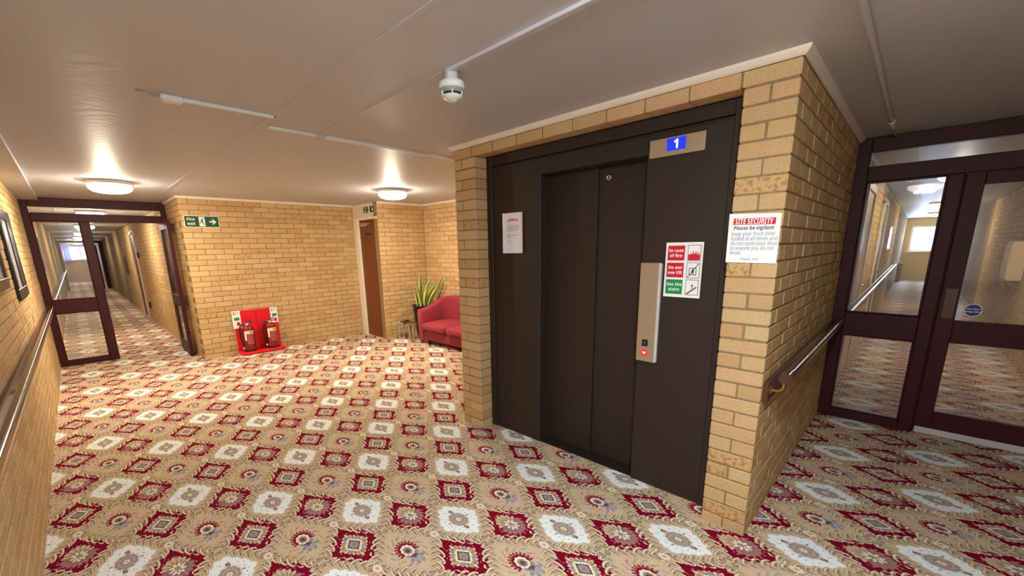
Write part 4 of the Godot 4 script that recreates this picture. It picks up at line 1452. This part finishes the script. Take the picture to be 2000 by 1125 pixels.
func build_extinguishers() -> void:
	var s := thing("extinguisher_stand", "bright red two-bay fire extinguisher stand against the far brick wall", "stand", Vector3(1.856, 0, ZB + 0.006), 0.0)
	var st := mb()
	bx2(st, Vector3(-0.305, 0.03, 0.0), Vector3(-0.004, 0.655, 0.022), 0.006)
	bx2(st, Vector3(0.004, 0.03, 0.0), Vector3(0.305, 0.655, 0.022), 0.006)
	bx2(st, Vector3(-0.3, 0.04, 0.0), Vector3(0.3, 0.64, 0.012), 0.002)
	part(s, "back_panel", st, M.red)
	st = mb()
	bx2(st, Vector3(-0.312, 0.0, 0.0), Vector3(0.312, 0.05, 0.215), 0.016)
	part(s, "base_tray", st, M.red)
	for e in [[-0.325, 0.395, -0.215, 0.66], [0.2, 0.42, 0.305, 0.662]]:
		st = mb()
		bx2(st, Vector3(e[0], e[1], 0.022), Vector3(e[2], e[3], 0.025), 0.001)
		var card := part(s, "sign_card", st, M.sign_white, Vector3.ZERO, "white instruction card with red and green pictograms")
		var cx: float = (e[0] + e[2]) / 2
		flat(card, "red_pictogram", rect(cx - 0.035, e[3] - 0.065, cx - 0.022, e[3] - 0.015), M.sign_red, 0.025)
		flat(card, "red_pictogram", pv([0, -65, 0, -20, 12, -14, 24, -20, 24, -50, 30, -50, 30, -18, 14, -8, -6, -16, -6, -65], 0.001, Vector2(cx, e[3])), M.sign_red, 0.025)
		flat(card, "green_pictogram", rect(cx - 0.032, e[3] - 0.145, cx + 0.036, e[3] - 0.1), M.sign_green, 0.025)
		flat(card, "red_pictogram", rect(cx - 0.004, e[3] - 0.225, cx + 0.036, e[3] - 0.17), M.sign_red, 0.025)
	var t := thing("fire_extinguisher", "red fire extinguisher with cream label in the left bay of the stand", "fire extinguisher", Vector3(1.69, 0.051, ZB + 0.122), 0.0, "fire extinguishers on the stand")
	st = mb()
	lathe(st, [[0.0, 0.012], [0.078, 0.012], [0.08, 0.02], [0.08, 0.33], [0.077, 0.352], [0.066, 0.372], [0.046, 0.388], [0.026, 0.394], [0.0, 0.395]], Vector3.ZERO, 32)
	part(t, "cylinder", st, M.red_deep)
	st = mb()
	lathe(st, [[0.0, 0.0], [0.083, 0.0], [0.084, 0.026], [0.081, 0.03], [0.079, 0.03]], Vector3.ZERO, 32)
	part(t, "base_ring", st, M.black_rubber)
	st = mb()
	lathe(st, [[0.024, 0.39], [0.024, 0.408], [0.016, 0.41], [0.016, 0.43], [0.0, 0.43]], Vector3.ZERO, 16)
	bx2(st, Vector3(-0.045, 0.412, -0.014), Vector3(0.03, 0.43, 0.014), 0.004)
	part(t, "valve", st, M.steel_edge)
	st = mb()
	slab(st, pv([-30, 428, 40, 440, 72, 462, 70, 468, 36, 450, -30, 440], 0.001), -0.011, 0.011)
	slab(st, pv([-20, 412, 50, 414, 78, 424, 76, 430, 48, 424, -20, 422], 0.001), -0.01, 0.01)
	part(t, "lever", st, M.ink_purple)
	st = mb()
	lathe(st, [[0.0, 0.0], [0.013, 0.0], [0.013, 0.012], [0.0, 0.013]], Vector3(0, 0, 0), 14)
	var g := part(t, "pressure_gauge", st, M.steel_edge, Vector3(0.0, 0.42, 0.014))
	g.rotation.x = PI / 2
	st = mb()
	tube(st, [Vector3(-0.045, 0.42, 0), Vector3(-0.085, 0.405, 0.012), Vector3(-0.108, 0.36, 0.02), Vector3(-0.114, 0.28, 0.024), Vector3(-0.108, 0.2, 0.028), Vector3(-0.098, 0.12, 0.03), Vector3(-0.092, 0.07, 0.032)], 0.0105, 12)
	part(t, "hose", st, M.black_rubber)
	st = mb()
	lathe(st, [[0.0, 0.0], [0.012, 0.0], [0.01, 0.03], [0.0, 0.03]], Vector3.ZERO, 12)
	part(t, "nozzle", st, M.white_plastic, Vector3(-0.092, 0.045, 0.032))
	st = mb()
	cyl_patch(st, 0.0806, -0.58, 0.72, 0.265, 0.315)
	part(t, "label_band", st, M.label_cream)
	st = mb()
	cyl_patch(st, 0.0806, -0.92, -0.62, 0.17, 0.31)
	part(t, "label_strip", st, M.sign_white)
	st = mb()
	for i in 9:
		var y := 0.25 - i * 0.0165
		var a := -0.5
		for w in [0.2, 0.34, 0.15, 0.25]:
			cyl_patch(st, 0.0805, a, a + w, y - 0.0045, y + 0.003 - 0.001 * (i % 2), 3)
			a += w + 0.05
	part(t, "label_print", st, M.ink_rose)
	st = mb()
	cyl_patch(st, 0.0809, 0.05, 0.5, 0.283, 0.299, 4)
	part(t, "label_mark", st, M.door_brown)
	var c: Node3D = t.duplicate()
	c.name = "fire_extinguisher_001"
	add_child(c)
	c.position = Vector3(2.005, 0.051, ZB + 0.122)
	c.rotation.y = 0.06
	c.set_meta("label", "red fire extinguisher with cream label in the right bay of the stand")

# ==================================================================== sofa, plant, table
func build_sofa() -> void:
	var z0 := -5.62
	var z1 := -4.12
	var t := thing("sofa", "rose red two-seat tub sofa with curved back in the brick alcove", "sofa", Vector3(4.12, 0, (z0 + z1) / 2))
	var hz := (z1 - z0) / 2
	# the tub: arms and back in one sweep round the plan, higher at the back
	var path := []
	for i in 9: path.append([Vector3(lerpf(-0.315, 0.06, i / 8.0), 0, -hz), 0.0])
	for i in range(1, 10):
		var a := -PI / 2 + PI / 2 * i / 9.0
		path.append([Vector3(0.06 + cos(a) * 0.29, 0, -hz + 0.29 + sin(a) * 0.29), 0.0])
	for i in range(1, 12): path.append([Vector3(0.35, 0, lerpf(-hz + 0.29, hz - 0.29, i / 12.0)), 0.0])
	for i in range(0, 10):
		var a := PI / 2 * i / 9.0
		path.append([Vector3(0.06 + cos(a) * 0.29, 0, hz - 0.29 + sin(a) * 0.29), 0.0])
	for i in range(1, 9): path.append([Vector3(lerpf(0.06, -0.315, i / 8.0), 0, hz), 0.0])
	var st := mb()
	st.set_smooth_group(7)
	var rings := []
	var total := path.size()
	for i in total:
		var p: Vector3 = path[i][0]
		var d: Vector3 = (path[mini(i + 1, total - 1)][0] - path[maxi(i - 1, 0)][0]).normalized()
		var inw := Vector3(-d.z, 0, d.x)
		if inw.dot(Vector3(-0.1, 0, 0) - p) < 0: inw = -inw
		var along := clampf((p.x + 0.315) / 0.66, 0.0, 1.0)
		var top := 0.565 + 0.175 * smoothstep(0.0, 1.0, along)
		var th := 0.125
		var ring := []
		for e in [[0.012, 0.06], [0.0, 0.3], [-0.004, top - 0.06], [0.012, top - 0.02], [0.04, top], [0.085, top], [th - 0.012, top - 0.02], [th, top - 0.06], [th + 0.005, 0.3], [th, 0.06]]:
			ring.append(p + inw * e[0] + Vector3.UP * e[1])
		rings.append(ring)
	for i in total - 1:
		for k in 9:
			var mid: Vector3 = (rings[i][0] + rings[i][9]) * 0.5
			mid.y = 0.35
			quad(st, rings[i][k], rings[i + 1][k], rings[i + 1][k + 1], rings[i][k + 1], (rings[i][k] + rings[i][k + 1]) * 0.5 - mid)
	for i in [0, total - 1]:
		var ctr: Vector3 = (rings[i][1] + rings[i][8]) * 0.5 + Vector3(-0.012, 0.0, 0)
		for k in 9:
			tri(st, ctr, rings[i][k], rings[i][k + 1], Vector3(-1, 0, 0))
		tri(st, ctr, rings[i][9], rings[i][0], Vector3(-1, 0, 0))
	part(t, "tub_back", st, M.rose)
	st = mb()
	soft(st, Vector3(-0.02, 0.15, 0), Vector3(0.57, 0.17, hz * 2 - 0.2), 0.02, 0.0, 6)
	part(t, "seat_base", st, M.rose)
	for s in [-1.0, 1.0]:
		st = mb()
		soft(st, Vector3(-0.06, 0.292, s * 0.314), Vector3(0.60, 0.125, 0.615), 0.045, 0.016, 12)
		part(t, "seat_cushion", st, M.rose)
	for s in [-1.0, 1.0]:
		for x in [-0.25, 0.28]:
			st = mb()
			lathe(st, [[0.0, 0.0], [0.022, 0.0], [0.03, 0.075], [0.0, 0.075]], Vector3.ZERO, 12)
			part(t, "foot", st, M.dark_wood, Vector3(x, 0, s * (hz - 0.2 if x < 0 else hz - 0.3)))

func build_plant() -> void:
	var t := thing("potted_plant", "variegated snake plant in a tall black pot behind the red sofa", "plant", Vector3(4.17, 0, -6.0))
	var st := mb()
	lathe(st, [[0.0, 0.0], [0.1, 0.0], [0.105, 0.01], [0.16, 0.535], [0.17, 0.54], [0.17, 0.56], [0.152, 0.56], [0.148, 0.5], [0.0, 0.5]], Vector3.ZERO, 28)
	part(t, "pot", st, M.pot)
	st = mb()
	lathe(st, [[0.147, 0.505], [0.06, 0.515], [0.0, 0.518]], Vector3.ZERO, 20)
	part(t, "soil", st, M.soil)
	# leaves: root x, z, tip x, y, z, width, bend
	var spec := [[-0.04, 0.05, -0.16, 0.97, 0.06, 0.05, -0.02], [-0.03, 0.02, -0.02, 1.13, 0.02, 0.075, -0.02], [0.0, -0.03, 0.09, 0.95, -0.06, 0.06, 0.02], [0.04, 0.03, 0.2, 1.07, 0.1, 0.07, 0.06], [0.07, 0.04, 0.28, 1.06, 0.3, 0.065, -0.08],
		[0.02, 0.07, 0.1, 0.88, 0.1, 0.06, 0.03], [0.06, 0.02, 0.25, 0.97, 0.2, 0.055, 0.05], [-0.07, -0.02, -0.12, 0.84, -0.06, 0.05, -0.03], [0.09, 0.05, 0.28, 0.98, 0.36, 0.05, 0.05]]
	for q in spec:
		var p0 := Vector3(q[0], 0.5, q[1])
		var p2 := Vector3(q[2], q[3], q[4])
		var p1 := (p0 + p2) * 0.5 + Vector3(-q[6] - (q[2] - q[0]) * 0.25, 0.06, 0)
		var body := mb()
		var edge := mb()
		body.set_smooth_group(8)
		edge.set_smooth_group(9)
		var prev := []
		for i in 15:
			var s := i / 14.0
			var c := p0.lerp(p1, s).lerp(p1.lerp(p2, s), s)
			var w: float = q[5] * (0.55 + 0.45 * sin(PI * minf(s * 1.15, 1.0))) * (1.0 - pow(s, 5.0)) * 0.5 + 0.0005
			var twist: float = q[2] * 1.2 + s * 0.5
			var sd := Vector3(cos(twist), 0, sin(twist))
			var fw := Vector3(-sd.z, 0, sd.x)
			var row := [c - sd * w - fw * w * 0.3, c - sd * w * 0.68 - fw * w * 0.06, c + fw * 0.002, c + sd * w * 0.68 - fw * w * 0.06, c + sd * w - fw * w * 0.3]
			if not prev.is_empty():
				for k in 4:
					var sst := edge if k == 0 or k == 3 else body
					quad(sst, prev[k], prev[k + 1], row[k + 1], row[k], fw)
					var bk := -fw * 0.003
					quad(sst, prev[k] + bk, prev[k + 1] + bk, row[k + 1] + bk, row[k] + bk, -fw)
			prev = row
		var lf := part(t, "leaf", body, M.leaf)
		part(lf, "leaf_margin", edge, M.leaf_edge)

func build_table() -> void:
	var t := thing("side_table", "low nest of chrome tube tables between the sofa and brick wall", "table", Vector3(3.95, 0, -5.86))
	var make := func(x0: float, x1: float, z: float, h: float) -> Array:
		var p := [Vector3(x0, 0, z), Vector3(x0, h - 0.05, z)]
		for i in 5:
			var a := PI - PI / 2 * i / 4.0
			p.append(Vector3(x0 + 0.045 + cos(a) * 0.045, h - 0.045 + sin(a) * 0.045, z))
		for i in 5:
			var a := PI / 2 - PI / 2 * i / 4.0
			p.append(Vector3(x1 - 0.045 + cos(a) * 0.045, h - 0.045 + sin(a) * 0.045, z))
		p.append(Vector3(x1, h - 0.05, z))
		p.append(Vector3(x1, 0, z))
		return p
	for e in [[-0.21, 0.02, 0.07, 0.305], [-0.21, 0.02, -0.24, 0.305], [-0.155, -0.03, 0.1, 0.27], [-0.155, -0.03, -0.19, 0.27]]:
		var st := mb()
		tube(st, make.call(e[0], e[1], e[2], e[3]), 0.0115, 10)
		part(t, "tube_frame", st, M.chrome)
	var st := mb()
	bx2(st, Vector3(-0.17, 0.293, -0.235), Vector3(-0.02, 0.301, 0.065), 0.002)
	part(t, "glass_top", st, M.smoked)

# ==================================================================== ceiling fittings
func build_ceiling_fittings() -> void:
	# smoke detector on its conduit box
	var t := thing("smoke_detector", "white smoke detector hanging from the ceiling in front of the lift", "smoke detector", Vector3(1.315, CEIL, -1.565))
	var st := mb()
	lathe(st, [[0.0, 0.0], [0.03, 0.0], [0.03, -0.045], [0.052, -0.048], [0.056, -0.055], [0.056, -0.078], [0.0, -0.078]], Vector3.ZERO, 28)
	part(t, "base", st, M.white_plastic)
	st = mb()
	lathe(st, [[0.0, -0.078], [0.054, -0.078], [0.054, -0.086], [0.049, -0.09], [0.049, -0.094], [0.0, -0.094]], Vector3.ZERO, 28)
	part(t, "collar", st, M.grey_plastic)
	st = mb()
	lathe(st, [[0.0, -0.092], [0.042, -0.092], [0.042, -0.106], [0.0, -0.106]], Vector3.ZERO, 24)
	part(t, "vent", st, M.dark_plastic)
	st = mb()
	for k in 6:
		var a := TAU * k / 6.0 + 0.15
		var d := Vector3(cos(a), 0, sin(a))
		tube(st, [d * 0.05 + Vector3(0, -0.09, 0), d * 0.049 + Vector3(0, -0.1, 0), d * 0.044 + Vector3(0, -0.108, 0)], 0.0035, 6)
	lathe(st, [[0.0, -0.128], [0.018, -0.125], [0.036, -0.114], [0.046, -0.106], [0.044, -0.103], [0.0, -0.103]], Vector3.ZERO, 28)
	part(t, "head", st, M.white_plastic)
	st = mb()
	lathe(st, [[0.0, -0.131], [0.004, -0.13], [0.005, -0.126], [0.0, -0.125]], Vector3(0.012, 0, 0.008), 10)
	part(t, "indicator", st, M.grey_plastic)
	# trunking that feeds it
	t = thing("cable_trunking", "ceiling-coloured cable trunking running from the smoke detector towards the viewer", "trunking", Vector3(1.3, CEIL, -0.4))
	trunk(t, Vector3(-0.016, -0.014, -1.16), Vector3(0.016, 0, 1.35), M.ceiling)
	t = thing("cable_trunking", "white cable trunking ending in a junction box at the left of the ceiling", "trunking", Vector3(0.505, CEIL, -2.73))
	trunk(t, Vector3(0.02, -0.016, -0.013), Vector3(0.45, 0, 0.013), M.white_plastic)
	st = mb()
	bx2(st, Vector3(-0.07, -0.028, -0.026), Vector3(0.025, 0, 0.026), 0.006)
	var jb := part(t, "junction_box", st, M.white_plastic)
	st = mb()
	bx2(st, Vector3(-0.06, -0.031, -0.02), Vector3(0.015, -0.028, 0.02), 0.001)
	part(jb, "lid", st, M.white_plastic)
	st = mb()
	tube(st, [Vector3(-0.07, -0.012, 0), Vector3(-0.1, -0.012, 0.006), Vector3(-0.12, -0.004, 0.012), Vector3(-0.135, -0.003, 0.004), Vector3(-0.16, -0.003, 0.002)], 0.004, 8)
	part(t, "cable_end", st, M.grey_plastic)
	t = thing("cable_trunking", "white cable trunking running across the ceiling to the lift shaft wall", "trunking", Vector3(0.994, CEIL, -2.96))
	trunk(t, Vector3(0.0, -0.016, -0.013), Vector3(0.3, 0, 0.013), M.white_plastic)
	trunk(t, Vector3(0.36, -0.02, -0.015), Vector3(3.4, 0, 0.015), M.white_plastic)
	st = mb()
	bx2(st, Vector3(0.29, -0.01, -0.018), Vector3(0.37, 0, 0.018), 0.003)
	part(t, "coupler", st, M.ceiling)
	t = thing("cable_hole", "small dark brown hole mark in the ceiling beside the white trunking", "ceiling mark", Vector3(0.956, CEIL, -2.742))
	st = mb()
	lathe(st, [[0.0, -0.0065], [0.01, -0.006], [0.016, -0.001], [0.0, -0.0005]], Vector3.ZERO, 12)
	part(t, "grommet", st, M.dark_wood)
	# round conduit on the right-hand ceiling
	t = thing("conduit", "painted round conduit running over the right corridor ceiling to the screen", "conduit", Vector3(1.95, CEIL, -0.24))
	st = mb()
	tube(st, [Vector3(-0.9, -0.012, 0), Vector3(2.02, -0.012, 0)], 0.012, 12)
	part(t, "pipe", st, M.ceiling)
	st = mb()
	tube(st, [Vector3(1.98, -0.013, 0), Vector3(2.16, -0.013, 0)], 0.0165, 12)
	part(t, "coupling", st, M.white_plastic)
	st = mb()
	tube(st, [Vector3(2.16, -0.011, 0), Vector3(2.465, -0.011, 0)], 0.01, 10)
	part(t, "tail", st, M.ceiling)

func trunk(t: Node3D, lo: Vector3, hi: Vector3, m: Material) -> void:
	var st := mb()
	bx2(st, lo, hi, 0.003)
	part(t, "trunk", st, m)

# ==================================================================== pictures on the left wall
func build_pictures() -> void:
	var t := framed("picture_frame", "tall black framed picture on the left wall, nearer the glazed screen", "picture", Vector3(XW, 1.53, -5.5), PI / 2, 0.88, 0.74, M.picture_dark, M.picture_pale, 0.09, 0.02)
	var st := mb()
	bx2(st, Vector3(0.06, -0.28, 0.014), Vector3(0.35, 0.28, 0.017), 0.001)
	part(t, "mount", st, M.picture_dark)
	framed("picture_frame", "brown framed picture at the left edge of the left wall", "picture", Vector3(XW, 1.62, -3.85), PI / 2, 1.1, 0.64, M.picture_brown, M.picture_pale, 0.07, 0.03)
